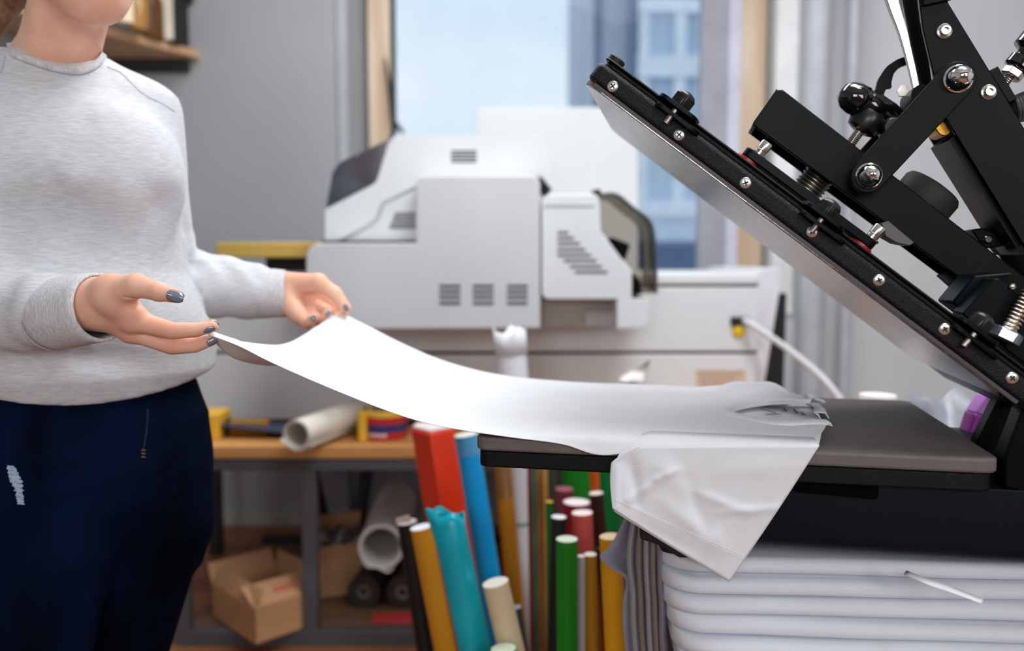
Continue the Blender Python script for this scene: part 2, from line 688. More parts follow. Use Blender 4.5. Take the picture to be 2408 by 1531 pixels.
bl = thing('house_facade', 'blue-grey house wall across the street seen through the right of the window', 'building', (3.2, YF + 1, fz(1100)))
obj('wall', MB().box(fx(1392), 7.5, YF, YF + 5, fz(1100), fz(-900)), M_FAC, bl)
obj('corner_strip', MB().box(fx(1392), fx(1408), YF - 0.06, YF, fz(560), fz(-900)), mat('slate_blue_strip', (112, 126, 152), 0.8), bl)
obj('downpipe', MB().cyl((fx(1482), YF - 0.09, fz(560)), (fx(1482), YF - 0.09, fz(-900)), 0.055), mat('slate_blue_pipe', (104, 124, 156), 0.5), bl)
obj('window_sill', MB().box(fx(1486), fx(1652), YF - 0.16, YF, fz(512), fz(484)), M_FACW, bl)
for (x0, x1, y0, y1) in ((1494, 1640, 170, 486), (1494, 1640, 18, 148)):
    wf = MB().box(fx(x0), fx(x0 + 24), YF - 0.1, YF, fz(y1), fz(y0))
    wf.box(fx(x1 - 10), fx(x1 + 6), YF - 0.1, YF, fz(y1), fz(y0))
    wf.box(fx(1576), fx(1602), YF - 0.1, YF, fz(y1), fz(y0))
    wf.box(fx(x0 - 3), fx(x1 + 9), YF - 0.13, YF - 0.002, fz(y0 + 16), fz(y0 - 14))
    wf.box(fx(x0 - 3), fx(x1 + 9), YF - 0.13, YF - 0.002, fz(y1 + 8), fz(y1 - 12))
    wf = obj('window_frame', wf, M_FACW, bl)
    obj('pane', MB().box(fx(x0 + 24), fx(1576), YF - 0.03, YF - 0.005, fz(y1 - 12), fz(y0 + 16)), M_PANE, wf)
    obj('pane', MB().box(fx(1602), fx(x1 - 10), YF - 0.03, YF - 0.005, fz(y1 - 12), fz(y0 + 16)), M_PANE, wf)
obj('plinth', MB().box(fx(1470), 7.5, YF - 0.12, YF, fz(568), fz(512)), mat('pale_blue_plinth', (200, 216, 234), 0.7), bl)
obj('base_course', MB().box(fx(1392), 7.5, YF - 0.2, YF, fz(1100), fz(568)), mat('dark_blue_base', (96, 116, 150), 0.7), bl)
struct('pavement', MB().box(-14, 14, 3.9, 20, -3.2, fz(1100)), mat('grey_pavement', (120, 122, 126), 0.9))

# ------------------------------------------------------------------ pipes and the corner shelf
M_PIPE = mat('grey_painted_pipe', (186, 188, 194), 0.55)
for px, r, lab in ((1908, 0.048, 'thick grey heating pipe running up the wall right of the window'),
                   (1990, 0.022, 'thin grey pipe on the wall, right of the thick one')):
    t = thing('heating_pipe', lab, 'pipe', (QX(px, 3.34), 3.34, 0))
    obj('pipe', MB().cyl((QX(px, 3.34), 3.34, 0), (QX(px, 3.34), 3.34, 3.0), r, n=20), M_PIPE, t)
    obj('pipe_clip', MB().box(QX(px, 3.34) - r - 0.006, QX(px, 3.34) + r + 0.006, 3.33, 3.4, 0.35, 0.375), M_PIPE, t)

M_SHELF = mat('pale_pine_board', (206, 164, 126), 0.6, rgb2=(184, 142, 106), vscale=(12, 3, 3))


def corner_shelf(za, A, B, lab):
    ax, ay = P(A[0], A[1], A[2])[:2]
    bx = P(B[0], B[1], B[2])[0]
    dx, dy = ax - bx, ay - 3.38
    yl = 3.38 + dy * ((-1.75 - bx) / dx)
    t = thing('corner_shelf', lab, 'shelf', (-1.7, 3.2, za))
    obj('board', MB().xy([(-1.75, 3.4), (bx, 3.4), (bx, 3.37), (-1.75, yl)], za, za + 0.032), M_SHELF, t, bevel=0.003)
    obj('bracket', MB().box(-1.75, bx - 0.04, 3.382, 3.4, za - 0.05, za), mat('dark_shelf_bracket', (38, 38, 42), 0.6), t)
    return t


z1 = P(400, 141, 3.4)[2]
corner_shelf(z1, (240, 88, 3.02), (466, 130, 3.38), 'pale pine corner shelf on the grey wall behind the woman\'s shoulder')
z2 = z1 + 0.26
corner_shelf(z2, (240, -88, 3.02), (478, 130, 3.38), 'higher pine corner shelf, only its tip showing above the bottles')
zs = z1 + 0.032


def jar(px, Y, r, h, m, capm, lab, cat='bottle', name='bottle', neck=0.5):
    x = QX(px, Y)
    t = thing(name, lab, cat, (x, Y, zs))
    obj('body', MB().lathe((x, Y, zs), (0, 0, 1), [(r * 0.94, 0), (r, 0.006), (r, h * 0.7), (r * neck, h * 0.86), (r * neck, h * 0.92)], 18), m, t)
    obj('cap', MB().cyl((x, Y, zs + h * 0.92), (x, Y, zs + h), r * neck * 1.12, n=16), capm, t)


jar(372, 3.2, 0.05, 0.19, mat('brown_glass', (92, 54, 24), 0.25, var=0.3), mat('dark_brown_cap', (40, 26, 18), 0.5), 'brown bottle with a dark cap on the lower corner shelf')
jar(345, 3.08, 0.036, 0.15, mat('amber_glass', (168, 116, 52), 0.25, var=0.2), mat('cream_cap', (220, 205, 180), 0.5), 'small amber bottle in front of the brown bottle on the shelf')
x = QX(430, 3.31)
t = thing('ring_binder', 'black ring binder standing at the wall end of the corner shelf', 'binder', (x, 3.31, zs))
obj('cover', MB().box(x - 0.03, x + 0.03, 3.24, 3.375, zs, zs + 0.17), M_SHADOWB, t, bevel=0.004)
obj('paper_block', MB().box(x - 0.022, x + 0.022, 3.236, 3.37, zs + 0.006, zs + 0.162), mat('cream_paper', (225, 215, 196), 0.8), t)
x = QX(318, 3.0)
t = thing('paper_roll', 'short cream paper roll upright near the front of the shelf', 'roll', (x, 3.0, zs))
obj('roll', MB().ring((x, 3.0, zs), (x, 3.0, zs + 0.13), 0.028, 0.012), mat('cream_paper_roll', (232, 212, 176), 0.7), t)

# ================================================================== the bench
YB0, YB1 = 2.3, 3.08
bx0, bx1 = QX(408, 2.3), 0.86
ztop = P(700, 1050, 2.3)[2]
M_TOP = mat('orange_pine_worktop', (196, 132, 72), 0.5, rgb2=(222, 162, 98), vscale=(2.5, 22, 22), bump=0.1)
bench = thing('workbench', 'low steel-framed workbench with an orange pine top under the white cutter', 'workbench', ((bx0 + bx1) / 2, 2.7, 0))
obj('worktop', MB().box(bx0, bx1, YB0, YB1, ztop - 0.034, ztop), M_TOP, bench, bevel=0.003)
zr = P(700, 1108, 2.3)[2]
obj('rail', MB().box(bx0, bx1, YB0 + 0.004, YB0 + 0.044, zr, ztop - 0.034), M_DARKMET, bench, bevel=0.002)
obj('rail', MB().box(bx0, bx1, YB1 - 0.044, YB1, zr, ztop - 0.034), M_BLACKMET, bench, bevel=0.002)
for px, Y, m, w in ((716, YB0 + 0.005, M_DARKMET, 0.04), (1480, YB0 + 0.005, M_DARKMET, 0.04), (404, YB0 + 0.005, M_DARKMET, 0.04),
                    (489, YB1 - 0.05, M_BLACKMET, 0.042), (1250, YB1 - 0.05, M_BLACKMET, 0.042)):
    x = QX(px, Y)
    obj('leg', MB().box(x - w / 2, x + w / 2, Y, Y + 0.04, 0, zr), m, bench, bevel=0.002)
zb0, zb1 = P(700, 1527, 2.3)[2], P(700, 1487, 2.3)[2]
obj('rail', MB().box(bx0, bx1, YB0 + 0.004, YB0 + 0.044, zb0, zb1), M_DARKMET, bench, bevel=0.002)
obj('rail', MB().box(bx0, bx1, YB1 - 0.044, YB1, P(600, 1280, 3.04)[2], P(600, 1264, 3.04)[2]), M_BLACKMET, bench, bevel=0.002)
for (a, b) in (((728, 1100), (785, 1325)), ((862, 1100), (828, 1325))):
    obj('brace', MB().tube([P(a[0], a[1], 2.9), P(b[0], b[1], 2.86)], 0.026, 8), M_BLACKMET, bench)
zsh = zb1
obj('lower_board', MB().box(bx0 + 0.01, bx1 - 0.01, YB0 + 0.046, 2.78, zsh - 0.012, zsh), mat('dark_brown_board', (92, 66, 48), 0.6, rgb2=(122, 88, 62), vscale=(2, 12, 12)), bench)

# ------------------------------------------------------------------ under the bench
M_CARD = mat('brown_cardboard', (186, 140, 100), 0.8, var=0.07, vscale=(6, 6, 20))
M_CARDI = mat('shaded_cardboard_inside', (150, 110, 78), 0.85, var=0.07)


def carton(lab, c, yaw, w, d, h, z0, flaps=(), group=None):
    t = thing('cardboard_box', lab, 'box', (c[0], c[1], z0))
    ca, sa = math.cos(yaw), math.sin(yaw)
    T = Frame((c[0], c[1], z0), (ca, sa, 0), (-sa, ca, 0), (0, 0, 1))
    w, d = w / 2, d / 2
    mb = MB().box(-w, w, -d, d, 0, 0.004, T).box(-w, w, -d, -d + 0.004, 0, h, T).box(-w, w, d - 0.004, d, 0, h, T)
    mb.box(-w, -w + 0.004, -d, d, 0, h, T).box(w - 0.004, w, -d, d, 0, h, T)
    obj('body', mb, M_CARD, t)
    for side, ang, ln in flaps:
        if side in 'fb':
            y = -d if side == 'f' else d
            s = -1 if side == 'f' else 1
            pts = [(-w, y, h), (w, y, h), (w, y + s * ln * math.cos(ang), h + ln * math.sin(ang)), (-w, y + s * ln * math.cos(ang), h + ln * math.sin(ang))]
        else:
            x = -w if side == 'l' else w
            s = -1 if side == 'l' else 1
            pts = [(x, -d, h), (x, d, h), (x + s * ln * math.cos(ang), d, h + ln * math.sin(ang)), (x + s * ln * math.cos(ang), -d, h + ln * math.sin(ang))]
        obj('flap', MB().prism([T(q) for q in pts], (0, 0, 0.004)), M_CARD, t)
    return t, T


cn, cl = Zp(600, 1519, zsh), Zp(500, 1452, zsh)
ea = nrm(cl - cn)
eb = np.array([-ea[1], ea[0], 0]) if -ea[1] > 0 else np.array([ea[1], -ea[0], 0])
bw, bd, bh = np.linalg.norm(cl - cn), 0.20, 0.098
cc = cn + ea * bw / 2 + eb * bd / 2
t, T = carton('open brown cardboard box with raised flaps and red print, left of the front bench leg', (cc[0], cc[1]), math.atan2(eb[1], eb[0]), bd, bw, bh, zsh + 0.002,
              (('f', 2.72, 0.085), ('b', 1.15, 0.055), ('l', 2.2, 0.05), ('r', 1.3, 0.05)))
mr = MB()
for k in range(4):
    x0_ = -0.02 + k * 0.017
    y0_ = -bw / 2 + 0.040
    zz = bh + (0.040) * math.sin(2.72) / abs(math.cos(2.72)) + 0.0045
    mr.prism([T((x0_, y0_ - 0.012, zz - 0.0055)), T((x0_ + 0.011, y0_ - 0.012, zz - 0.0055)), T((x0_ + 0.011, y0_ + 0.006 + 0.004 * (k % 2), zz + 0.0028)), T((x0_, y0_ + 0.006, zz + 0.0026))], (0, 0, 0.0008))
obj('red_print', mr, mat('red_print_ink', (196, 74, 70), 0.7), t)
t, T = carton('second cardboard box, with a silver bag in it, right of the front bench leg', (QX(790, 2.64), 2.64), 0.35, 0.16, 0.18, 0.16, zsh + 0.002, (('b', 1.9, 0.05),))
mbs = MB()
G = []
for i in range(9):
    row = []
    for j in range(9):
        u, v = -0.07 + 0.14 * i / 8, -0.08 + 0.16 * j / 8
        row.append(T((u, v, 0.15 + 0.02 * math.sin(i * 1.9 + j) * math.cos(j * 1.3) + 0.012)))
    G.append(row)
sb = obj('silver_bag', mbs.grid(G), mat('silver_foil', (150, 152, 160), 0.3, metal=0.7, var=0.3), None, solid=0.002)
tag(sb, 'crinkled silver foil bag lying in the top of the second cardboard box', 'bag')
a, b = P(897, 1345, 2.42), P(935, 1300, 2.9)
a[2], b[2] = 0.245, 0.245
t = thing('paper_roll', 'wide white paper tube lying open end forward under the bench', 'roll', (a[0], 2.6, zsh))
obj('tube', MB().ring(a, b, 0.066, 0.056, 28), mat('white_art_paper', (214, 210, 205), 0.75), t)
G = []
for i in range(10):
    row = []
    for j in range(6):
        ang = -2.6 + 1.5 * i / 9
        row.append(a + np.array([math.cos(ang) * 0.068 + 0.004, -0.01 - 0.03 * j / 5 + 0.1 * (j / 5), math.sin(ang) * (0.068 + 0.008 * math.sin(i))]))
    G.append(row)
obj('loose_edge', MB().grid(G), mat('white_art_paper', (214, 210, 205), 0.75), t, solid=0.001)
for dx, dz, r in ((-0.06, 0.075, 0.05), (0.055, 0.07, 0.048)):
    c0, c1 = (a[0] + dx, 2.46, zsh + r + 0.002), (a[0] + dx + 0.03, 2.76, zsh + r + 0.002)
    t = thing('dark_roll', ('left' if dx < 0 else 'right') + ' dark brown film roll lying beneath the white paper tube', 'roll', (a[0] + dx, 2.6, zsh))
    obj('roll', MB().ring(c0, c1, r, 0.02), mat('dark_brown_film', (46, 36, 32), 0.5), t)
    obj('core', MB().ring((c0[0], 2.457, c0[2]), (c1[0], 2.763, c1[2]), 0.02, 0.014), mat('grey_core_board', (120, 108, 98), 0.8), t)
mb = MB().prism([(a[0] - 0.02, 2.352, zsh + 0.0005), (a[0] + 0.1, 2.348, zsh + 0.0005), (a[0] + 0.1, 2.41, zsh + 0.0005), (a[0] - 0.02, 2.4, zsh + 0.0005)], (0, 0, 0.012))
tag(obj('red_folder', mb, mat('red_card', (190, 52, 58), 0.5), bevel=0.002), 'small red card folder on the lower board under the white tube', 'folder')

# ------------------------------------------------------------------ on the bench top, in front of the cutter
zt = ztop
M_YEL = mat('yellow_plastic', (232, 180, 48), 0.45, var=0.1)
x0, x1 = QX(496, 2.42), QX(516, 2.42)
tag(obj('yellow_tin', MB().xy(rnd([(x0 - 0.06, 2.38), (x1, 2.38), (x1, 2.5), (x0 - 0.06, 2.5)], 0.012), zt, zt + 0.073), M_YEL, bevel=0.004), 'yellow tin beside the jeans at the left end of the worktop', 'tin')
t = thing('spirit_level', 'yellow tool with a black end lying under the navy folder on the bench', 'tool', (QX(560, 2.46), 2.46, zt))
obj('bar', MB().box(QX(528, 2.44), QX(620, 2.44), 2.44, 2.47, zt, zt + 0.042), mat('ochre_tool_paint', (178, 128, 28), 0.5), t, bevel=0.003)
obj('end_cap', MB().box(QX(516, 2.438), QX(530, 2.438), 2.436, 2.474, zt - 0.0, zt + 0.046), M_SHADOWB, t, bevel=0.003)
mb = MB().prism([P(505, 1002, 2.4), P(700, 1024, 2.38), P(706, 1000, 2.56), P(520, 990, 2.56)], (0, 0, 0.006))
tag(obj('navy_folder', mb, mat('navy_folder_card', (52, 60, 92), 0.5), bevel=0.002), 'dark navy folder lying flat across the yellow tool on the bench', 'folder')
a, b = P(697, 1032, 2.22), P(850, 996, 2.57)
a[2], b[2] = zt + 0.048, zt + 0.048
t = thing('paper_roll', 'rolled off-white paper sheet lying on the worktop, open end forward', 'roll', (a[0], 2.4, zt))
obj('tube', MB().ring(a, b, 0.040, 0.034, 26), mat('off_white_paper', (226, 220, 208), 0.75), t)
d = nrm(b - a)
G = []
for i in range(12):
    ang = -2.9 + 2.2 * i / 11
    G.append([a + np.array([math.cos(ang) * (0.041 + 0.012 * max(0, 1 - i / 4)), -0.03, math.sin(ang) * 0.042]) + d * (0.03 + 0.3 * q) for q in (0, 0.5, 1)])
obj('loose_edge', MB().grid(G), mat('off_white_paper', (226, 220, 208), 0.75), t, solid=0.001)
cx, cy = QX(900, 2.42), 2.43
t = thing('tape_roll', 'red, yellow and blue printed tape tin on the bench beside the paper roll', 'tin', (cx, cy, zt))
mb = MB()
prof = [(0.064, 0.0), (0.066, 0.004), (0.066, 0.022), (0.066, 0.046), (0.066, 0.066), (0.066, 0.078), (0.062, 0.082), (0.052, 0.082), (0.05, 0.03)]
mb.lathe((cx, cy, zt), (0, 0, 1), prof, 32)
for i in range(len(mb.f)):
    row = i // 32
    mb.m[i] = {0: 0, 1: 0, 2: 1, 3: 0, 4: 2, 5: 2, 6: 2, 7: 3}.get(row, 3)
obj('tin', mb, [mat('red_label', (188, 40, 44), 0.4), mat('blue_label', (52, 50, 110), 0.4), mat('yellow_rim', (236, 186, 70), 0.4), mat('grey_inside', (120, 112, 105), 0.6)], t)
mb = MB()
for i in range(7):
    an = -PI / 2 - 0.55 + i * 0.12
    q = np.array([cx + math.cos(an) * 0.0665, cy + math.sin(an) * 0.0665, zt + 0.012])
    tn = np.array([-math.sin(an), math.cos(an), 0])
    mb.prism([q - tn * 0.003, q + tn * 0.003, q + tn * 0.003 + np.array([0, 0, 0.009]), q - tn * 0.003 + np.array([0, 0, 0.009])], nrm([math.cos(an), math.sin(an), 0]) * 0.0006)
obj('white_print', mb, mat('white_print_ink', (230, 222, 220), 0.5), t)
mb = MB().xy(rnd([(QX(836, 2.36), 2.36), (QX(857, 2.36), 2.36), (QX(857, 2.36), 2.47), (QX(836, 2.36), 2.47)], 0.008), zt, zt + 0.082)
tag(obj('yellow_carton', mb, M_YEL, bevel=0.003), 'slim yellow carton between the paper roll and the red tin', 'carton')

# ================================================================== the big white cutter behind
YC = 2.6
c0, c1 = QX(452, YC), QX(1785, YC)
zc0, zc1 = P(1000, 990, YC)[2] + 0.004, P(1700, 668, YC)[2]
ct = thing('flatbed_cutter', 'long white flatbed cutter cabinet with black seams, on the workbench', 'machine', ((c0 + c1) / 2, 2.9, ztop))
zq = P(1500, 830, YC)[2]
obj('lower_body', MB().box(c0, c1, YC, 3.3, zc0, zq - 0.005), M_WHITE, ct, bevel=0.004)
obj('upper_body', MB().box(c0, c1, YC, 3.3, zq + 0.005, zc1 - 0.01), M_WHITE, ct, bevel=0.004)
obj('seam', MB().box(c0 + 0.004, c1 - 0.004, YC + 0.012, 3.29, zq - 0.005, zq + 0.005), M_SHADOWB, ct)
obj('seam', MB().box(c0 + 0.004, c1 - 0.004, YC + 0.006, 3.29, zc1 - 0.01, zc1 - 0.002), M_SHADOWB, ct)
obj('lid', MB().box(c0, c1, YC, 3.3, zc1 - 0.002, P(1700, 642, YC)[2]), M_WHITE2, ct, bevel=0.008, seg=3)
zlid = P(1700, 642, YC)[2]
mb = MB().prism([P(1781, 634, YC + 0.01), P(1836, 630, YC + 0.01), P(1834, 680, YC + 0.01), P(1797, 908, YC + 0.01), P(1785, 990, YC + 0.01), P(1781, 990, YC + 0.01)], (0, 0.66, 0))
obj('end_cover', mb, mat('lilac_white_enamel', (222, 221, 228), 0.45), ct, bevel=0.008)
for px in (520, 1150, 1740):
    obj('foot', MB().cyl((QX(px, YC), 2.66, ztop), (QX(px, YC), 2.66, zc0 + 0.002), 0.02, n=14), M_SHADOWB, ct)
obj('switch', MB().xz([Q(1718, 745, YC), Q(1746, 745, YC), Q(1746, 766, YC), Q(1718, 766, YC)], YC - 0.012, YC + 0.004), M_SHADOWB, ct, bevel=0.002)
obj('switch_handle', MB().xz([Q(1740, 745, YC), Q(1757, 745, YC), Q(1757, 752, YC), Q(1740, 752, YC)], YC - 0.022, YC + 0.002), M_SHADOWB, ct)
q = P(1737, 778, YC)
obj('indicator', MB().lathe(q + np.array([0, 0.002, 0]), (0, -1, 0), [(0.021, 0), (0.021, 0.006), (0.016, 0.012), (0.005, 0.014)], 20), mat('yellow_button_plastic', (236, 196, 16), 0.35), ct)
obj('paper_label', MB().xz([Q(1636, 868, YC), Q(1753, 868, YC), Q(1753, 915, YC), Q(1636, 915, YC)], YC - 0.0015, YC + 0.001), mat('beige_paper_label', (208, 188, 170), 0.8, var=0.1, vscale=(40, 40, 160)), ct)
mb = MB()
for i in range(5):
    mb.xz([Q(1646, 875 + i * 8, YC), Q(1742 - (i * 37) % 30, 875 + i * 8, YC), Q(1742 - (i * 37) % 30, 877.5 + i * 8, YC), Q(1646, 877.5 + i * 8, YC)], YC - 0.002, YC - 0.0012)
obj('label_print', mb, mat('brown_print_ink', (172, 144, 126), 0.8), ct)
pts = spline([P(1748, 752, YC - 0.012), P(1770, 765, YC - 0.05), P(1830, 805, YC - 0.1), P(1890, 850, YC - 0.15), P(1940, 895, YC - 0.2), P(1985, 960, YC - 0.25), P(2000, 1060, YC - 0.3)], 40)
obj('power_cable', MB().tube(pts, 0.0095, 10), mat('white_cable_rubber', (214, 214, 216), 0.5), ct)
mb = MB().prism([P(1826, 690, 2.75), P(1850, 690, 2.75), P(1842, 930, 2.75), P(1800, 930, 2.75)], (0, 0.05, 0))
obj('rear_cover', mb, M_SHADOWB, ct)

# ================================================================== the garment printer sitting on it
YP = 2.3
pr = thing('garment_printer', 'white textile printer with smoke-grey windows and vents on top of the cutter', 'printer', (QX(1000, 2.8), 2.8, zlid))
M_PR = mat('printer_side_enamel', (214, 215, 219), 0.45, var=0.015)
M_PR2 = mat('printer_hood_enamel', (228, 231, 233), 0.4, var=0.015)
M_VENT = mat('vent_dark_grey', (92, 92, 98), 0.7)
L = [(720, 775), (720, 572), (979, 572), (979, 413), (1270, 413), (1270, 772)]
L = rnd(L, [8, 40, 4, 22, 22, 4], 6)
obj('side_cover', MB().xz([Q(x, y, YP) for x, y in L], YP, YP + 0.07), M_PR, pr, bevel=0.006, seg=3)
YH = YP + 0.09
hood = [(765, 566), (765, 492), (885, 430), (918, 322), (935, 318), (1274, 318), (1290, 345), (1297, 440), (1285, 446), (1270, 420), (1262, 566)]
obj('hood', MB().xz([Q(x, y, YH) for x, y in rnd(hood, [4, 4, 14, 8, 6, 24, 20, 4, 2, 2, 2], 5)], YH, YH + 0.5), M_PR2, pr, bevel=0.006, seg=3)
wd = [(766, 489), (782, 402), (800, 380), (925, 322), (915, 334), (884, 428)]
obj('smoked_window', MB().xz([Q(x, y, YH) for x, y in rnd(wd, [2, 8, 12, 3, 2, 4], 4)], YH + 0.004, YH + 0.49), mat('smoked_acrylic', (58, 64, 74), 0.12, var=0.25, vscale=(9, 9, 9), coat=0.6), pr, bevel=0.004)
obj('hinge_pin', MB().cyl(P(838, 362, YH - 0.006), P(838, 362, YH + 0.05), 0.007, n=12), mat('chrome_small', (200, 205, 215), 0.2, metal=1), pr)
obj('hinge_pin', MB().cyl(P(918, 321, YH - 0.006), P(918, 321, YH + 0.05), 0.008, n=12), mat('chrome_small', (200, 205, 215), 0.2, metal=1), pr)
# raised swage line on the hood
pts = [P(x, y, YH - 0.001) for x, y in ((800, 563), (850, 538), (885, 515), (900, 480), (915, 468), (979, 437))]
obj('swage_line', MB().tube(spline(pts, 30), 0.006, 8), mat('hood_groove', (196, 200, 205), 0.5), pr)
obj('base_block', MB().box(QX(810, 2.7), QX(1262, 2.7), 2.7, 3.15, zlid, P(1000, 560, 2.7)[2]), M_PR, pr)
obj('chassis', MB().box(QX(735, 2.38), QX(1262, 2.38), YP + 0.07, 2.58, P(1000, 762, YP)[2], P(1000, 580, YP)[2]), M_PR, pr)
mb = MB()
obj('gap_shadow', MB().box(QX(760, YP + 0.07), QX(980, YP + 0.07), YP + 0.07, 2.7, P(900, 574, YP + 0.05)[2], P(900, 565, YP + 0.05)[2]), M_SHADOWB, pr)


def slots(x0, x1, ys, h, Y, m=M_VENT):
    for i, y in enumerate(ys):
        a, b = (x0, x1) if not callable(x0) else (x0(i), x1(i))
        obj('vent_slot', MB().xz([Q(a, y - h, Y), Q(b, y - h, Y), Q(b, y + h, Y), Q(a, y + h, Y)], Y - 0.0012, Y + 0.002), m, pr)


for gx in ((1033, 1083), (1112, 1161), (1192, 1241)):
    slots(gx[0], gx[1], (673, 686, 699, 713), 4.0, YP)
slots(1061, 1121, (356, 364, 372, 380), 2.4, YH)
slots(lambda i: 929 - i * 2.4, lambda i: 978, (501, 507, 513, 519, 525, 531, 536), 1.6, YH)
rear = [(1274, 458), (1400, 456), (1410, 470), (1413, 544), (1427, 562), (1486, 642), (1486, 704), (1274, 704)]
YR = YP + 0.02
obj('rear_unit', MB().xz([Q(x, y, YR) for x, y in rnd(rear, [22, 6, 4, 8, 8, 10, 4, 20], 5)], YR, YR + 0.26), M_PR2, pr, bevel=0.006, seg=3)
obj('rear_lid_line', MB().xz([Q(1280, 482, YR), Q(1398, 482, YR), Q(1398, 488, YR), Q(1280, 488, YR)], YR - 0.001, YR + 0.002), mat('soft_grey_seam', (168, 172, 178), 0.6), pr)
slots(lambda i: (1311, 1311, 1311, 1311, 1311, 1326, 1340, 1352)[i], lambda i: (1337, 1350, 1364, 1377, 1390, 1403, 1415, 1428)[i],
      (547, 560, 573, 587, 600, 613, 627, 640), 3.2, YR)
sh = [(1402, 462), (1412, 458), (1450, 458), (1490, 490), (1520, 512), (1535, 540), (1541, 600), (1543, 690), (1488, 690), (1488, 640), (1428, 562), (1413, 544)]
obj('rear_shield', MB().xz([Q(x, y, YR) for x, y in sh], YR + 0.004, YR + 0.008), glass_mat('grey_smoked_sheet', (214, 211, 204), 0.06, 0.1), pr)
edge = [P(x, y, YR + 0.006) for x, y in sh[1:8]]
obj('shield_trim', MB().tube(spline(edge, 26), 0.0045, 8), mat('dark_grey_trim', (62, 66, 72), 0.4), pr)
mb = MB()
G = [[p + np.array([0, q, 0]) for q in (0, 0.12, 0.24)] for p in spline(edge, 20)]
obj('shield_wrap', mb.grid(G), MATS['grey_smoked_sheet'], pr, solid=0.003)
mb = MB().xz([Q(x, y, YR + 0.1) for x, y in ((1424, 565), (1440, 558), (1482, 575), (1470, 612))], YR + 0.1, YR + 0.2)
obj('roller_bracket', mb, M_SHADOWB, pr)
mb = MB().xz([Q(x, y, YR + 0.1) for x, y in ((1484, 640), (1506, 660), (1510, 690), (1484, 700))], YR + 0.1, YR + 0.2)
obj('roller_bracket', mb, M_SHADOWB, pr)
obj('latch', MB().xz([Q(x, y, YR) for x, y in ((1392, 447), (1412, 443), (1416, 456), (1404, 458))], YR + 0.01, YR + 0.05), M_SHADOWB, pr, bevel=0.002)
obj('foot', MB().xz([Q(x, y, YR) for x, y in rnd([(1451, 703), (1527, 703), (1527, 770), (1451, 773)], [2, 4, 22, 4], 5)], YR, YR + 0.2), M_PR2, pr, bevel=0.004)
obj('shade_panel', MB().xz([Q(x, y, YR + 0.1) for x, y in ((1262, 704), (1460, 704), (1460, 768), (1262, 768))], YR + 0.1, YR + 0.2), mat('warm_grey_shade', (176, 166, 158), 0.6), pr)  # recessed panel; the brownish shade under the printer is in its colour
obj('panel_tab', MB().xz([Q(x, y, YR + 0.09) for x, y in ((1378, 734), (1450, 734), (1450, 766), (1378, 766))], YR + 0.088, YR + 0.1), mat('pale_grey_tab', (206, 204, 206), 0.6), pr)
obj('hood_tail', MB().xz([Q(x, y, YP + 0.02) for x, y in ((1256, 414), (1275, 416), (1298, 444), (1290, 448))], YP + 0.03, YP + 0.3), M_SHADOWB, pr)
mb = MB().box(QX(512, 2.5), QX(1000, 2.5), 2.5, 2.86, P(600, 606, 2.5)[2], P(600, 570, 2.5)[2])
obj('print_bed', mb, mat('golden_yellow_bed', (226, 190, 96), 0.5, var=0.15, vscale=(5, 5, 5)), pr, bevel=0.004)
mb = MB().box(QX(625, 2.56), QX(760, 2.56), 2.56, 2.7, P(650, 638, 2.56)[2], P(650, 604, 2.56)[2])
obj('bed_arm', mb, M_SHADOWB, pr, bevel=0.006)

# white board standing in the window on the cutter
mb = MB().prism([P(1122, 252, 3.22), P(1500, 252, 3.22), P(1500, 660, 3.22), P(1122, 660, 3.22)], (0, 0.03, 0))
a = np.array(mb.v)
for i, v in enumerate(mb.v):
    if v[2] < 1.3:
        mb.v[i] = (v[0], v[1], zlid)
tag(obj('white_board', mb, mat('white_foam_board', (214, 215, 216), 0.6, var=0.01), bevel=0.003), 'plain white board standing in the window behind the printer', 'board')
# ================================================================== heat press
A0 = math.radians(11.5)
NR = Zp(2357, 1081, 0.855)
PF = Frame(NR, (math.cos(A0), -math.sin(A0), 0), (math.sin(A0), math.cos(A0), 0), (0, 0, 1))
PL, PD = 0.61, 0.41


def S(px, py, off=0.0):
    """local (x, z) of the photograph's pixel on the press plane y = off"""
    d = ray(px, py)
    t = ((PF.o + PF.y * off - CAM) @ PF.y) / (d @ PF.y)
    q = PF.inv(CAM + d * t)
    return (q[0], q[2])


def SP(px, py, off=0.0):
    q = S(px, py, off)
    return PF((q[0], off, q[1]))


a, b = np.array(S(1372, 190)), np.array(S(2370, 942))
ULEN = np.linalg.norm(a - b)
ut = (a - b) / ULEN
un = np.array([ut[1], -ut[0]]) if ut[1] > 0 and -ut[0] > 0 else np.array([-ut[1], ut[0]])
if un[1] < 0:
    un = -un
UF = Frame(PF((b[0], 0, b[1])), PF.x * ut[0] + PF.z * ut[1], PF.y, PF.x * un[0] + PF.z * un[1])


def U(px, py, off=0.0):
    """(s, h) along and above the heated plate's underside, on plane y = off"""
    q = np.array(S(px, py, off)) - b
    return (q @ ut, q @ un)


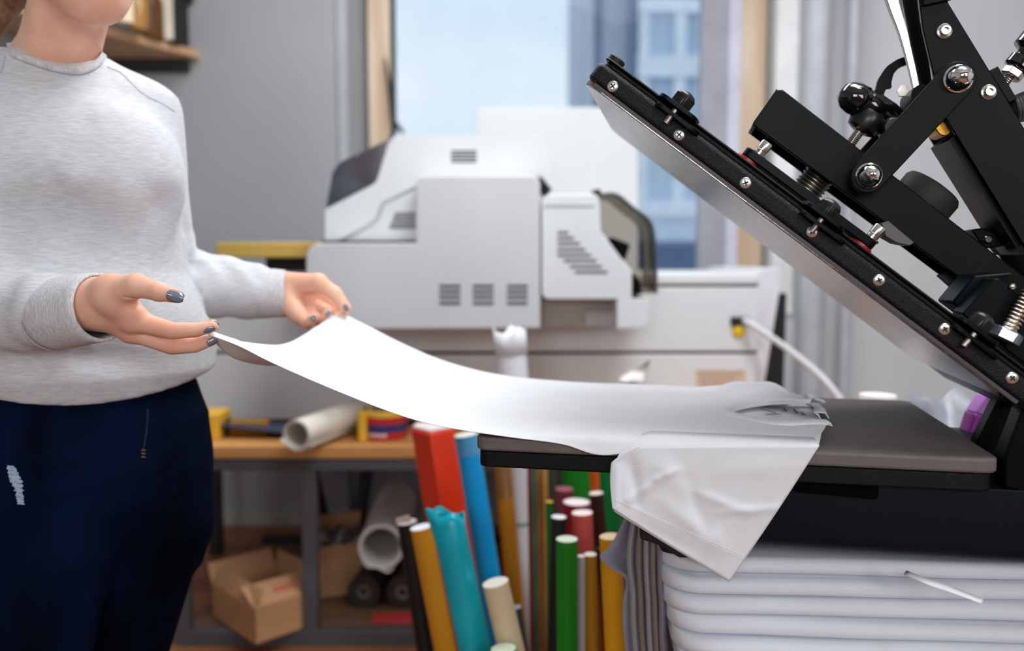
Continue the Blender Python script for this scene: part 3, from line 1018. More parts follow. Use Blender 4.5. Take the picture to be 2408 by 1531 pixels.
M_PBLK = mat('black_powder_coat', (8, 10, 12), 0.42, var=0.12, bump=0.35, bscale=(900, 900, 900), spec=0.2)
M_PBLK2 = mat('smooth_black_coat', (2, 6, 9), 0.42, var=0.12, vscale=(30, 30, 30), bump=0.06, bscale=(500, 500, 500), spec=0.12)
M_LEATHER = mat('leather_grain_black', (6, 8, 10), 0.36, var=0.15, bump=0.6, bscale=(620, 620, 620), spec=0.25)
M_PBASE = mat('blue_black_base_coat', (6, 15, 22), 0.45, var=0.08, bump=0.12, bscale=(700, 700, 700), spec=0.15)
M_STEEL = mat('bright_steel', (205, 200, 192), 0.22, metal=1.0, var=0.08, vscale=(90, 90, 90))
M_SCREW = mat('nickel_screw', (214, 206, 198), 0.28, metal=0.9, var=0.06, vscale=(120, 120, 120))
M_CHROME = mat('polished_chrome', (232, 230, 226), 0.06, metal=1.0, var=0.03)
M_THREAD = mat('dull_thread_steel', (150, 145, 135), 0.35, metal=1.0, var=0.15, vscale=(60, 60, 60))
M_ALU = mat('brushed_aluminium', (134, 131, 132), 0.26, metal=1.0, rgb2=(172, 168, 167), vscale=(3, 140, 140), bump=0.08, bscale=(8, 900, 900))
M_PAD = mat('grey_silicone_pad', (104, 96, 93), 0.62, var=0.08, vscale=(60, 60, 60), bump=0.25, bscale=(1200, 1200, 1200))
M_RED = mat('red_silicone_washer', (172, 18, 34), 0.4)
M_KNOB = mat('knob_black_plastic', (18, 18, 20), 0.35, var=0.1)
M_BAKE = mat('glossy_black_bakelite', (14, 13, 14), 0.14, var=0.1, coat=0.5)
M_BRASS = mat('worn_brass', (196, 142, 52), 0.35, metal=0.9, rgb2=(150, 104, 40), vscale=(60, 60, 90))

zbase = S(1900, 1302, 0.02)[1]
hp = thing('heat_press', 'open black clamshell heat press with tilted upper plate and grey lower pad', 'heat press', PF((-0.2, 0.2, zbase - 0.02)))

# lower table
pad = rnd([(-PL, 0), (0, 0), (0, PD), (-PL, PD)], 0.022, 6)
obj('platen_pad', MB().xy(pad, -0.0172, 0, PF), M_PAD, hp, bevel=0.0035, seg=3)
zpl = S(1131, 1098, 0.004)[1]
pl = rnd([(-PL + 0.004, 0.004), (-0.006, 0.004), (-0.006, PD - 0.004), (-PL + 0.004, PD - 0.004)], 0.016, 6)
obj('lower_platen', MB().xy(pl, zpl, -0.0178, PF), M_PBLK, hp, bevel=0.0025)
# base body
xb0 = S(1585, 1280, 0.02)[0]
base_prof = rnd([(0.02, zpl - 0.0), (0.02, zbase + 0.012), (0.034, zbase), (0.40, zbase), (0.40, zpl)], [0.002, 0.02, 0.01, 0.01, 0.002], 5)
mb = MB()
pts = [PF((xb0, y, z)) for y, z in base_prof]
mb.prism(pts, PF((0.22, 0, 0)) - PF((xb0, 0, 0)))
obj('base_housing', mb, M_PBASE, hp, bevel=0.004, seg=3)
r0, r1 = S(1866, 1133, 0.0185), S(2063, 1172, 0.0185)
mb = MB().xz(rnd([(r0[0], r0[1]), (r1[0], r0[1]), (r1[0], r1[1]), (r0[0], r1[1] + 0.004)], [0.001, 0.001, 0.006, 0.006]), 0.012, 0.03, PF)
obj('latch_recess', mb, mat('recess_black', (4, 5, 6), 0.9, spec=0.05), hp, bevel=0.001)
f0, f1 = S(1552, 1262, 0.05), S(1612, 1318, 0.05)
for x in (f0[0] + 0.016, 0.16):
    for y in (0.06, 0.36):
        c = (x, y, zbase - 0.02)
        obj('rubber_foot', MB().lathe(PF(c), (0, 0, 1), [(0.015, 0), (0.017, 0.003), (0.019, 0.03 if x < 0 else 0.02)], 18), M_SHADOWB, hp)
mb = MB().xz(rnd([S(x, y, 0.04) for x, y in ((1504, 1236), (1530, 1236), (1612, 1284), (1660, 1284), (1660, 1306), (1598, 1306), (1552, 1278), (1506, 1262))], 0.003), 0.03, 0.30, PF)
obj('base_skid', mb, M_SHADOWB, hp, bevel=0.002)
# rear frame
mb = MB().xz([S(x, y, 0.15) for x, y in ((2346, 936), (2420, 870), (2520, 870), (2520, 1150), (2296, 1150), (2296, 1036))], 0.145, 0.175, PF)
obj('rear_frame', mb, M_PBLK2, hp, bevel=0.004)
mb = MB().xz([S(x, y, 0.025) for x, y in ((2404, 965), (2520, 900), (2520, 1180), (2359, 1150), (2361, 1078))], 0.025, 0.06, PF)
obj('side_frame', mb, M_PBLK2, hp, bevel=0.004)

# heated upper plate
rc = 0.028


def uxy(s0, s1, y0, y1, r):
    return rnd([(s0, y0), (s1, y0), (s1, y1), (s0, y1)], [r, r, r, r], 6)


h1 = np.mean([U(1410, 147)[1], U(2028, 601)[1], U(2242, 754)[1]])
h0 = 0.5 * (U(1944, 600)[1] + U(1400, 202)[1])
h2 = np.mean([U(1418, 124)[1], U(1570, 234)[1]])
up = obj('upper_platen', MB().xy(uxy(-0.06, ULEN, 0.0, PD, 0.014), h0, h1, UF), M_LEATHER, hp, bevel=0.006, seg=4)
obj('heating_plate', MB().xy(uxy(0, ULEN + 0.001, 0.003, PD, rc), 0, h0 + 0.002, UF), M_ALU, up, bevel=0.0015)
obj('plate_side_shade', MB().xy(uxy(-0.01, ULEN - 0.012, 0.0012, 0.012, 0.001), 0.0025, h0 + 0.001, UF), mat('dark_lilac_side_shade', (74, 70, 78), 0.55), up)  # added dark strip that shades the plate's side face by colour
hs = h1 + (h2 - h1) * 0.62
obj('cover_step', MB().xy(uxy(-0.06, ULEN - 0.006, 0.006, PD - 0.006, 0.014), h1 - 0.001, hs, UF), M_PBLK, up, bevel=0.0022, seg=2)
obj('cover_lid', MB().xy(uxy(-0.06, ULEN - 0.0025, 0.004, PD - 0.004, 0.014), hs, h2, UF), M_PBLK, up, bevel=0.0016)
cxp = U(1453, 140, 0.03)
obj('rubber_stop', MB().lathe(UF((cxp[0], 0.03, h2 - 0.002)), UF.z, [(0.0105, 0), (0.0108, 0.009), (0.0095, 0.0105)], 22), M_SHADOWB, up)

# cross-head screws along the side
for (px, py) in ((1441, 203), (1597, 317), (1753, 430), (1910, 545), (2067, 659), (2222, 774), (2380, 889)):
    s_, h_ = U(px, py)
    c = UF((s_, 0.0005, h_))
    mb = MB().lathe(c, -PF.y, [(0.0066, 0), (0.0066, 0.0007), (0.0061, 0.0013), (0.0048, 0.0018), (0.0025, 0.0021)], 22)
    sc = obj('screw', mb, M_SCREW, up, ang=50)
    mb = MB()
    rr = random.uniform(0, 0.9)
    for k in (0, 1):
        t = rr + k * PI / 2
        d_, e_ = UF.x * math.cos(t) + UF.z * math.sin(t), -UF.x * math.sin(t) + UF.z * math.cos(t)
        q = c - PF.y * 0.0017
        mb.prism([q - d_ * 0.0034 - e_ * 0.0009, q + d_ * 0.0034 - e_ * 0.0009, q + d_ * 0.0034 + e_ * 0.0009, q - d_ * 0.0034 + e_ * 0.0009], -PF.y * 0.0007)
    obj('screw_cross', mb, M_SHADOWB, up)


def thread(p0, ax, r, L, pitch, name, parent, m=None, n=18):
    prof = []
    k = int(L / pitch)
    for i in range(k):
        prof += [(r * 0.84, i * pitch), (r, i * pitch + pitch * 0.45), (r, i * pitch + pitch * 0.6)]
    prof.append((r * 0.84, k * pitch))
    return obj(name, MB().lathe(p0, ax, prof, n), m or M_THREAD, parent, ang=25)


# thumb-screw clamps
s_ref = U(1600, 245)[0]
ds = (U(1957, 483)[0] - U(1608, 235)[0])
for k in range(3):
    s0 = U(1608, 235)[0] + ds * k
    sk = s0
    # upper and lower ears
    for (ha, hb, sa, sb_) in ((h2 - 0.002, h2 + 0.003, -0.026, 0.024), (h1 - 0.004, h1 + 0.0005, -0.036, 0.022)):
        pl_ = rnd([(sk + sa, -0.011), (sk + sb_, -0.011), (sk + sb_ + 0.004, 0.012), (sk + sa - 0.004, 0.012)], [0.009, 0.009, 0.001, 0.001], 5)
        obj('clamp_ear', MB().xy(pl_, ha, hb, UF), M_PBLK2, up, bevel=0.001)
    bs = U(1586, 262, -0.006)[0] + ds * k
    thread(UF((bs, -0.0055, h1 - 0.0135)), UF.z, 0.0041, h2 - h1 + 0.0105, 0.0011, 'clamp_bolt', up, M_STEEL, 14)
    prof = [(0.0118, 0), (0.0122, 0.001)] + [(0.0118, 0.013), (0.0095, 0.0165), (0.004, 0.0185)]
    kb = MB().lathe(UF((sk, 0.004, h2 + 0.003)), UF.z, prof, 26)
    for i in range(26):
        t = 2 * PI * i / 26
        q = UF((sk + math.cos(t) * 0.0119, 0.004 + math.sin(t) * 0.0119, h2 + 0.0035))
        kb.tube([q, q + UF.z * 0.012], 0.0009, 5)
    obj('thumb_knob', kb, M_KNOB, up)

# cross bar on top of the plate with red washers and cap screws
yb = 0.05
sa, ha = U(1752, 352, yb)
sb_, hb_ = U(2066, 572, yb)
hb0 = h2 + 0.009
pl_ = rnd([(sb_, yb), (sa, yb), (sa, yb + 0.05), (sb_, yb + 0.05)], 0.01, 5)
obj('pressure_bar', MB().xy(pl_, hb0, hb0 + 0.011, UF), M_PBLK2, up, bevel=0.0015)
for px in (1770, 2045):
    s_ = U(px, 352 + (px - 1752) * 0.70, yb)[0]
    obj('red_washer', MB().lathe(UF((s_, yb + 0.016, h2 - 0.001)), UF.z, [(0.015, 0), (0.0155, 0.006), (0.015, hb0 - h2 + 0.001)], 22), M_RED, up)
for px, py in ((1785, 362), (2052, 556)):
    s_ = U(px, py, yb + 0.016)[0]
    q = UF((s_, yb + 0.016, hb0 + 0.011))
    mb = MB().lathe(q, UF.z, [(0.0105, 0), (0.0105, 0.002), (0.0072, 0.0022), (0.0072, 0.006), (0.0067, 0.0066), (0.0074, 0.0072), (0.0078, 0.017), (0.0072, 0.0185), (0.004, 0.0185), (0.004, 0.014)], 20)
    obj('cap_screw', mb, M_STEEL, up, ang=30)

# lift beam: an inverted channel above the plate
yk0, yk1 = 0.165, 0.245
BE = [(1768, 292), (1831, 203), (2420, 660), (2560, 770), (2560, 890), (2270, 664)]
face = [S(x, y, yk0) for x, y in BE]
face = rnd(face, [0.004, 0.012, 0, 0, 0, 0.0], 6)
beam = obj('lift_beam', MB().xz(face, yk0, yk0 + 0.006, PF), M_PBLK2, hp, bevel=0.0015)
obj('beam_side', MB().xz(face, yk1 - 0.006, yk1, PF), M_PBLK2, beam, bevel=0.0015)
P0, P1 = np.array(S(1768, 292, yk0)), np.array(S(1831, 203, yk0))
P2 = np.array(S(2420, 660, yk0))
bt = nrm(P2 - P1)
bn = np.array([-bt[1], bt[0]])
if bn[1] < 0:
    bn = -bn


def BF(px, py, off):
    return np.array(S(px, py, off))


mb = MB().xz([P1 + bt * 0.006, P1 + bt * 0.46, P1 + bt * 0.46 - bn * 0.006, P1 + bt * 0.012 - bn * 0.006], yk0 + 0.002, yk1 - 0.002, PF)
obj('beam_top', mb, M_PBLK2, beam)
mb = MB().xz([P0 + bt * 0.001, P1 - bn * 0.004, P1 + bt * 0.006 - bn * 0.004, P0 + bt * 0.006], yk0 + 0.002, yk1 - 0.002, PF)
obj('beam_end', mb, M_PBLK2, beam)
pm = (yk0 + yk1) / 2
q0, q1 = SP(1908, 436, pm), SP(1940, 379, pm)
thread(PF((*[PF.inv(q0)[i] for i in (0, 1)], PF.inv(q0)[2])) - UF.z * 0.012, UF.z, 0.0215, 0.060, 0.005, 'pressure_screw', beam)
c = SP(2174, 468, pm)
obj('adjuster_disc', MB().lathe(c - UF.z * 0.014, UF.z, [(0.038, 0), (0.04, 0.004), (0.04, 0.028), (0.037, 0.033), (0.02, 0.037)], 30), mat('dark_rubber_grip', (38, 36, 38), 0.7, var=0.15, vscale=(80, 80, 80)), beam)
obj('collar_bolt', MB().lathe(SP(2094, 392, yk0), -PF.y, [(0.003, 0), (0.003, 0.001)], 10), M_STEEL, beam)
# under-beam bits
mb = MB().xz([S(x, y, 0.15) for x, y in ((2072, 524), (2090, 520), (2150, 570), (2140, 578), (2110, 572), (2082, 556))], 0.15, 0.19, PF)
obj('spring_clip', mb, mat('dull_grey_steel', (92, 88, 86), 0.5, metal=0.5), beam, bevel=0.001)
mb = MB().xz([S(x, y, 0.2) for x, y in ((2205, 648), (2230, 638), (2282, 662), (2262, 690), (2245, 684))], 0.2, 0.21, PF)
obj('gusset_plate', mb, mat('dark_gusset_steel', (64, 62, 64), 0.5, metal=0.3), beam, bevel=0.001)
mb = MB().xz([S(x, y, 0.10) for x, y in ((2238, 712), (2292, 648), (2380, 640), (2520, 740), (2520, 930), (2420, 850))], 0.10, 0.165, PF)
obj('beam_saddle', mb, M_PBLK2, beam, bevel=0.003)
mb = MB().xz(rnd([S(x, y, 0.06) for x, y in ((2262, 738), (2340, 655), (2352, 655), (2540, 800), (2540, 960))], [0.004, 0.014, 0.014, 0, 0], 5), 0.06, 0.10, PF)
obj('saddle_plate', mb, M_PBLK2, beam, bevel=0.002)
q = SP(2381, 674, 0.058)
obj('saddle_rivet', MB().lathe(q, -PF.y, [(0.0035, 0), (0.0035, 0.0015), (0.002, 0.0025)], 12), M_STEEL, beam)
# spring rod and hex nut
q0, q1 = SP(2358, 800, 0.045), SP(2418, 700, 0.045)
ax = nrm(q1 - q0)
hx = MB().lathe(q0, ax, [(0.0165, 0), (0.018, 0.001), (0.018, 0.0125), (0.0165, 0.0135)], 6)
obj('hex_nut', hx, mat('zinc_nut', (176, 182, 192), 0.3, metal=1.0, var=0.1), hp, bevel=0.0008)
thread(q0 + ax * 0.012, ax, 0.0098, 0.10, 0.0046, 'spring_rod', hp, mat('spring_steel', (196, 184, 168), 0.25, metal=1.0, var=0.1), 20)
# trip switch cluster
mb = MB().xz([S(x, y, 0.2) for x, y in ((2284, 540), (2312, 536), (2366, 556), (2360, 580), (2316, 585))], 0.2, 0.235, PF)
obj('trip_switch', mb, M_PBLK, hp, bevel=0.002)
obj('trip_bolt', MB().lathe(SP(2322, 563, 0.198), -PF.y, [(0.0058, 0), (0.0058, 0.003), (0.004, 0.0055)], 16), M_STEEL, hp)
mb = MB().xz([S(x, y, 0.19) for x, y in ((2338, 583), (2372, 574), (2412, 566), (2440, 590), (2396, 600), (2352, 600))], 0.19, 0.21, PF)
obj('switch_lever', mb, mat('dull_grey_steel', (92, 88, 86), 0.5, metal=0.5), hp, bevel=0.0015)
mb = MB().xz([S(x, y, 0.188) for x, y in ((2358, 528), (2384, 526), (2378, 548), (2364, 544))], 0.188, 0.20, PF)
obj('switch_tab', mb, mat('worn_grey_tab', (120, 112, 110), 0.5, metal=0.4), hp)

# upright plates
UPN = [(2150, -90), (2161, 0), (2170, 70), (2198, 188), (2214, 262), (2243, 309), (2404, 572), (2500, 720), (2600, 640), (2500, 450), (2408, 300), (2330, 170), (2230, 6), (2226, -90)]
obj('upright_plate', MB().xz([S(x, y, 0.145) for x, y in UPN], 0.145, 0.152, PF), M_PBLK2, hp, bevel=0.0012)
UPF = [(2128, -60), (2142, 60), (2150, 230), (2181, 313), (2312, 532), (2420, 720), (2560, 640), (2420, 420), (2300, 230), (2215, 90), (2190, -60)]
obj('upright_plate', MB().xz([S(x, y, 0.236) for x, y in UPF], 0.236, 0.243, PF), M_PBLK2, hp, bevel=0.0012)
mb = MB().xz([S(x, y, 0.152) for x, y in ((2232, 330), (2260, 300), (2420, 560), (2392, 585))], 0.153, 0.236, PF)
obj('upright_spacer', mb, M_PBLK2, hp)
mb = MB().xz(rnd([S(x, y, 0.156) for x, y in ((2160, -90), (2228, -90), (2229, 8), (2163, 22))], 0.001), 0.138, 0.1449, PF)
obj('bend_cover', mb, M_PBLK2, hp, bevel=0.0012)
mb = MB().xz(rnd([S(x, y, 0.16) for x, y in ((2215, 264), (2246, 300), (2226, 322), (2208, 318), (2191, 292))], [0.002, 0.002, 0.006, 0.006, 0.006], 4), 0.158, 0.2, PF)
obj('brass_bush', mb, M_BRASS, hp, bevel=0.002)


def socket_bolt(px, py, off, r, rw, dx=0, dz=0):
    q = SP(px, py, off)
    obj('bolt_washer', MB().lathe(q, -PF.y, [(rw, 0), (rw, 0.0016), (rw * 0.93, 0.002)], 22), M_STEEL, hp)
    q = q - PF.y * 0.002
    obj('socket_bolt', MB().lathe(q, -PF.y, [(r, 0), (r, 0.0062), (r * 0.88, 0.0072), (r * 0.52, 0.0072), (r * 0.5, 0.004)], 20), M_STEEL, hp, ang=30)


socket_bolt(2220, 74, 0.145, 0.0065, 0.0092)
socket_bolt(2324, 217, 0.145, 0.0065, 0.0092)


def capsule(p, q, r0, r1, n=10):
    p, q = np.asarray(p), np.asarray(q)
    d = nrm(q - p)
    a = math.atan2(d[1], d[0])
    out = []
    for i in range(n + 1):
        t = a + PI / 2 + PI * i / n
        out.append((p[0] + r0 * math.cos(t), p[1] + r0 * math.sin(t)))
    for i in range(n + 1):
        t = a - PI / 2 + PI * i / n
        out.append((q[0] + r1 * math.cos(t), q[1] + r1 * math.sin(t)))
    return out


yl = 0.128
pa, pb = S(2252, 186, yl), S(2042, 414, yl)
lk = obj('link_plate', MB().xz(capsule(pa, pb, 0.022, 0.0215), yl, yl + 0.009, PF), M_PBLK2, hp, bevel=0.0012)
obj('link_plate', MB().xz(capsule(pa, pb, 0.022, 0.0215), 0.25, 0.259, PF), M_PBLK2, hp, bevel=0.0012)
for (p_, rr) in ((pa, 0.0172), (pb, 0.0162)):
    c = PF((p_[0], yl, p_[1]))
    dn = MB().lathe(c, -PF.y, [(rr, 0), (rr, 0.003), (rr * 0.9, 0.004), (rr * 0.86, 0.011), (rr * 0.8, 0.0165), (rr * 0.64, 0.0225), (rr * 0.4, 0.0262), (rr * 0.15, 0.0276)], 26)
    obj('dome_nut', dn, M_CHROME, lk, ang=50)
    obj('pivot_pin', MB().cyl(c + PF.y * 0.009, c + PF.y * 0.122, 0.011, n=18), M_THREAD, lk)

# polished handle
hl = [((2105, -120), 0.03), ((2122, -10), 0.0225), ((2143, 70), 0.0175), ((2160, 150), 0.0145), ((2172, 215), 0.013)]
G = []
cpts = [PF((*[S(p[0], p[1], 0.19)[0], 0.19], S(p[0], p[1], 0.19)[1])) for p, r in hl]
cs = spline(cpts, 26)
rs = spline([[r] for p, r in hl], 26)[:, 0]
mb = MB()
for i in range(26):
    d = nrm(cs[min(i + 1, 25)] - cs[max(i - 1, 0)])
    w = nrm(np.cross(d, PF.y))
    row = []
    for k in range(20):
        t = 2 * PI * k / 20
        row.append(cs[i] + w * rs[i] * math.cos(t) + PF.y * (0.13 * rs[i]) * math.sin(t))
    G.append(row)
mb.grid(G, True)
mb.f += [tuple(range(19, -1, -1)), tuple(25 * 20 + k for k in range(20))]
mb.m += [0, 0]
obj('handle_lever', mb, M_CHROME, hp)
mb = MB().lathe(SP(2168, 222, 0.165), PF.y, [(0.013, 0), (0.013, 0.06)], 20)
obj('lever_hub', mb, M_PBLK2, hp)
# hook behind the handle
arc = [(2138, 130), (2112, 138), (2086, 155), (2066, 186), (2057, 222), (2078, 236), (2080, 216), (2087, 206), (2098, 208), (2096, 195), (2102, 172), (2118, 156), (2138, 150)]
obj('hook_plate', MB().xz(rnd([S(x, y, 0.215) for x, y in arc], 0.004, 3), 0.215, 0.225, PF), M_PBLK2, hp, bevel=0.001)
obj('hook_bolt', MB().lathe(SP(2122, 215, 0.205), PF.y * -1, [(0.008, 0), (0.008, 0.006)], 6), M_STEEL, hp)
mb = MB().xz([S(x, y, 0.2) for x, y in ((2050, 345), (2120, 262), (2160, 222), (2190, 240), (2100, 350))], 0.2, 0.206, PF)
obj('hook_bar', mb, M_PBLK2, hp, bevel=0.001)
# bakelite knobs
q0, q1 = SP(2010, 232, 0.185), SP(2092, 278, 0.205)
ax = nrm(q1 - q0)
prof = [(0.004, -0.0215), (0.012, -0.019), (0.018, -0.012), (0.0212, -0.002), (0.0215, 0.010), (0.0190, 0.014), (0.0205, 0.018), (0.0212, 0.030), (0.0200, 0.052), (0.016, 0.068)]
obj('lock_knob', MB().lathe(q0, ax, prof, 26), M_BAKE, hp, ang=50)
q0 = SP(2038, 286, 0.19)
q1 = SP(2012, 322, 0.19)
ax = nrm(q1 - q0)
obj('lock_knob', MB().lathe(q0 - ax * 0.014, ax, [(0.012, 0), (0.02, 0.002), (0.0225, 0.008), (0.0225, 0.018), (0.02, 0.026), (0.013, 0.029)], 24), M_KNOB, hp)
thread(q0 + ax * 0.010, ax, 0.0068, 0.034, 0.0024, 'lock_stud', hp, M_STEEL, 14)
q0 = SP(2088, 308, 0.2)
obj('pivot_boss', MB().lathe(q0, -PF.y, [(0.014, 0), (0.014, 0.03), (0.011, 0.034)], 18), M_KNOB, hp)

# right-hand fittings at the frame's edge
mb = MB().xz([S(x, y, 0.155) for x, y in ((2326, 166), (2347, 155), (2392, 232), (2373, 242))], 0.155, 0.2, PF)
obj('stop_block', mb, M_PBLK, hp, bevel=0.001)
q0, q1 = SP(2382, 258, 0.17), SP(2470, 236, 0.17)
ax = nrm(q1 - q0)
prof = [(0.006, -0.004), (0.014, 0)]
for i in range(14):
    prof += [(0.0165 + 0.0005 * i, i * 0.0035), (0.0172 + 0.0005 * i, i * 0.0035 + 0.0018)]
obj('ribbed_grip', MB().lathe(q0, ax, prof, 24), mat('grey_black_rubber', (44, 44, 48), 0.55), hp, ang=25)
q0, q1 = SP(2364, 194, 0.17), SP(2440, 104, 0.17)
ax = nrm(q1 - q0)
thread(q0 - ax * 0.004, ax, 0.0062, 0.02, 0.0024, 'stop_stud', hp, M_STEEL, 14)
obj('stop_nut', MB().lathe(q0 + ax * 0.008, ax, [(0.0125, 0), (0.0135, 0.001), (0.0135, 0.0095), (0.0125, 0.0105)], 6), M_STEEL, hp, bevel=0.0006)
obj('stop_knob', MB().lathe(q0 + ax * 0.0185, ax, [(0.012, 0), (0.0175, 0.003), (0.0175, 0.014), (0.013, 0.018), (0.015, 0.024), (0.024, 0.028), (0.024, 0.05), (0.015, 0.06)], 26), M_BAKE, hp, ang=40)
# heated-plate cable plug to the frame
pts = spline([SP(2410, 900, 0.3), SP(2440, 930, 0.3), SP(2470, 1000, 0.3)], 10)
obj('power_lead', MB().tube(pts, 0.006, 8), M_SHADOWB, hp)

# ================================================================== stack of folded white foam sheets carrying the press
M_FOAM = mat('white_foam_sheet', (224, 226, 234), 0.7, var=0.025, vscale=(4, 4, 4), bump=0.12, bscale=(420, 420, 420))
zL = PF.o[2] + zbase - 0.02
A1 = math.radians(3.6)
f1 = Frame((0, 0, 0), (math.cos(A1), -math.sin(A1), 0), (math.sin(A1), math.cos(A1), 0), (0, 0, 1))
H = 0.0226
starts = ((1560, 1306), (1565, 1355), (1571, 1403), (1581, 1452), (1591, 1502), (1603, 1553))
names = ('topmost folded white foam sheet, right under the press', 'second white foam sheet from the top of the stack', 'third white foam sheet from the top of the stack', 'fourth white foam sheet from the top of the stack',
         'fifth white foam sheet down, at the bottom edge of the photo', 'lowest white foam sheet of the stack')
for i, (px, py) in enumerate(starts):
    ztp = zL - i * H - 0.0004 * i
    q = f1.inv(Zp(px + 60, py, ztp))
    yn = q[1] - 0.006
    xn = f1.inv(Zp(px, py + 20, ztp - 0.01))[0]
    mb = MB()
    # rounded nose section swept along x, with soft rounded corner at the left end
    prof = []
    for k in range(11):
        t = PI / 2 + PI * k / 10
        prof.append((math.cos(t), math.sin(t)))
    G = []
    nx = 40
    r = H / 2
    for j in range(nx + 1):
        x = xn + 1.15 * (j / nx) ** 1.6
        e = x - xn
        R = 0.045
        yo = 0.0 if e >= R else R - math.sqrt(max(0, R * R - (R - e) ** 2))
        wob = 0.0022 * math.sin(x * 9 + i * 2.1) + 0.0012 * math.sin(x * 23 + i)
        sag = -0.0015 * math.sin(x * 5 + i * 1.7) ** 2
        row = [f1((x, q[1] + 0.86, ztp + 0)), f1((x, yn + 0.16, ztp + sag * 0.2)), f1((x, yn + yo + 0.05 + r, ztp + sag * 0.4))]
        for cx_, cz_ in prof:
            row.append(f1((x, yn + yo + wob + r + cx_ * r * 0.95, ztp - r + cz_ * r + (sag if cz_ > 0 else 0))))
        row += [f1((x, yn + yo + 0.05 + r, ztp - H)), f1((x, q[1] + 0.86, ztp - H))]
        G.append(row)
    mb.grid(G, True)
    nv = len(G[0])
    mb.f += [tuple(range(nv)), tuple(nx * nv + k for k in range(nv - 1, -1, -1))]
    mb.m += [0, 0]
    tag(obj('foam_sheet', mb, M_FOAM, ang=60), names[i], 'foam sheet', 'stack of white foam sheets')
zT = zL - 6 * H - 0.0035
tb = thing('low_table', 'plain low table under the stack of white foam sheets', 'table', f1((0.75, 1.35, 0)))
obj('tabletop', MB().box(0.2, 1.36, 0.94, 1.95, zT - 0.03, zT, f1), mat('grey_laminate', (150, 148, 146), 0.5), tb, bevel=0.003)
for x in (0.24, 1.3):
    for y in (1.0, 1.88):
        obj('leg', MB().box(x - 0.02, x + 0.02, y - 0.02, y + 0.02, 0, zT - 0.03, f1), M_DARKMET, tb)
# paper strip on the stack
pts = [Zp(2128, 1347, zL + 0.003), Zp(2185, 1370, zL + 0.003), Zp(2245, 1390, zL - 0.006), Zp(2310, 1415, zL - 0.014)]
cs = spline(pts, 16)
mb = MB()
G = []
for i, c in enumerate(cs):
    w = 0.0045 + 0.003 * math.exp(-((i - 8) / 4.0) ** 2)
    G.append([c + np.array([w * 0.8, 0.004, 0.0012]), c + np.array([-w * 0.8, -0.004, -0.0005])])
tag(obj('paper_strip', mb.grid(G), mat('white_backing_paper', (236, 236, 238), 0.6), solid=0.0006), 'thin curled white paper strip lying across the foam stack', 'paper')

# things standing on the table behind the press
tz = zL
yq = 1.62


def onq(px, Y):
    return QX(px, Y)


x = QX(2072, 1.66)
t = thing('paper_cup', 'pink-white rim of a cup just behind the far edge of the pad', 'cup', (x, 1.66, tz))
hz = P(2072, 928, 1.66)[2]
obj('cup', MB().lathe((x, 1.66, tz), (0, 0, 1), [(0.028, 0), (0.03, 0.004), (0.033, hz - tz - 0.01), (0.035, hz - tz - 0.004), (0.034, hz - tz)], 22), mat('pinkish_white_card', (232, 222, 218), 0.6), t)
x = QX(2165, 1.55)
t = thing('small_jar', 'small white jar with a teal band behind the pad', 'jar', (x, 1.55, tz))
hz = P(2165, 957, 1.55)[2]
obj('jar', MB().lathe((x, 1.55, tz), (0, 0, 1), [(0.024, 0), (0.026, 0.004), (0.026, hz - tz - 0.006), (0.022, hz - tz)], 20), mat('white_jar_plastic', (228, 230, 230), 0.5), t)
obj('band', MB().lathe((x, 1.55, hz - 0.028), (0, 0, 1), [(0.0264, 0), (0.0264, 0.012)], 20), mat('teal_band', (30, 132, 148), 0.5), t)
x0 = QX(2238, 1.5)
q = np.array([x0, 1.5, tz + 0.07])
mb = MB()
G = []
for i in range(15):
    row = []
    for k in range(20):
        t_ = 2 * PI * k / 20
        u = -1 + 2 * i / 14
        rr = 0.055 * math.sqrt(max(0.02, 1 - u ** 4)) * (1 + 0.1 * math.sin(5 * t_ + 4 * u))
        row.append(q + np.array([u * 0.075, rr * math.cos(t_), rr * math.sin(t_) * 1.1 + 0.012 * math.sin(u * 6)]))
    G.append(row)
mb.grid(G, True)
mb.f += [tuple(range(19, -1, -1)), tuple(14 * 20 + k for k in range(20))]
mb.m += [0, 0]
tag(obj('plastic_bag', mb, mat('grey_white_film', (140, 143, 152), 0.35, var=0.15, vscale=(20, 20, 20))), 'puffy pale grey plastic bag between the jar and the purple bottle', 'bag')
Yq = 1.3
q0, q1 = P(2282, 1040, Yq), P(2318, 930, Yq)
ax = nrm(q1 - q0)
base = q0 + ax * ((tz - q0[2]) / ax[2])
L_ = np.linalg.norm(q1 - base)
t = thing('purple_bottle', 'slim purple bottle behind the right end of the pad by the press frame', 'bottle', base)
u_ = nrm(np.cross(ax, (0, 1, 0)))
w_ = np.cross(ax, u_)
bf = Frame(base, u_, w_, ax)
obj('body', MB().xy(rnd([(-0.016, -0.016), (0.016, -0.016), (0.016, 0.016), (-0.016, 0.016)], 0.004), 0.0, L_ - 0.03, bf), mat('purple_plastic', (136, 38, 138), 0.3, var=0.15), t, bevel=0.004)
obj('shoulder', MB().prism([bf(p) for p in ((-0.015, -0.015, L_ - 0.03), (0.015, -0.015, L_ - 0.03), (0.007, -0.015, L_), (-0.002, -0.015, L_))], w_ * 0.03), mat('pale_purple_cap', (176, 112, 190), 0.35), t, bevel=0.002)

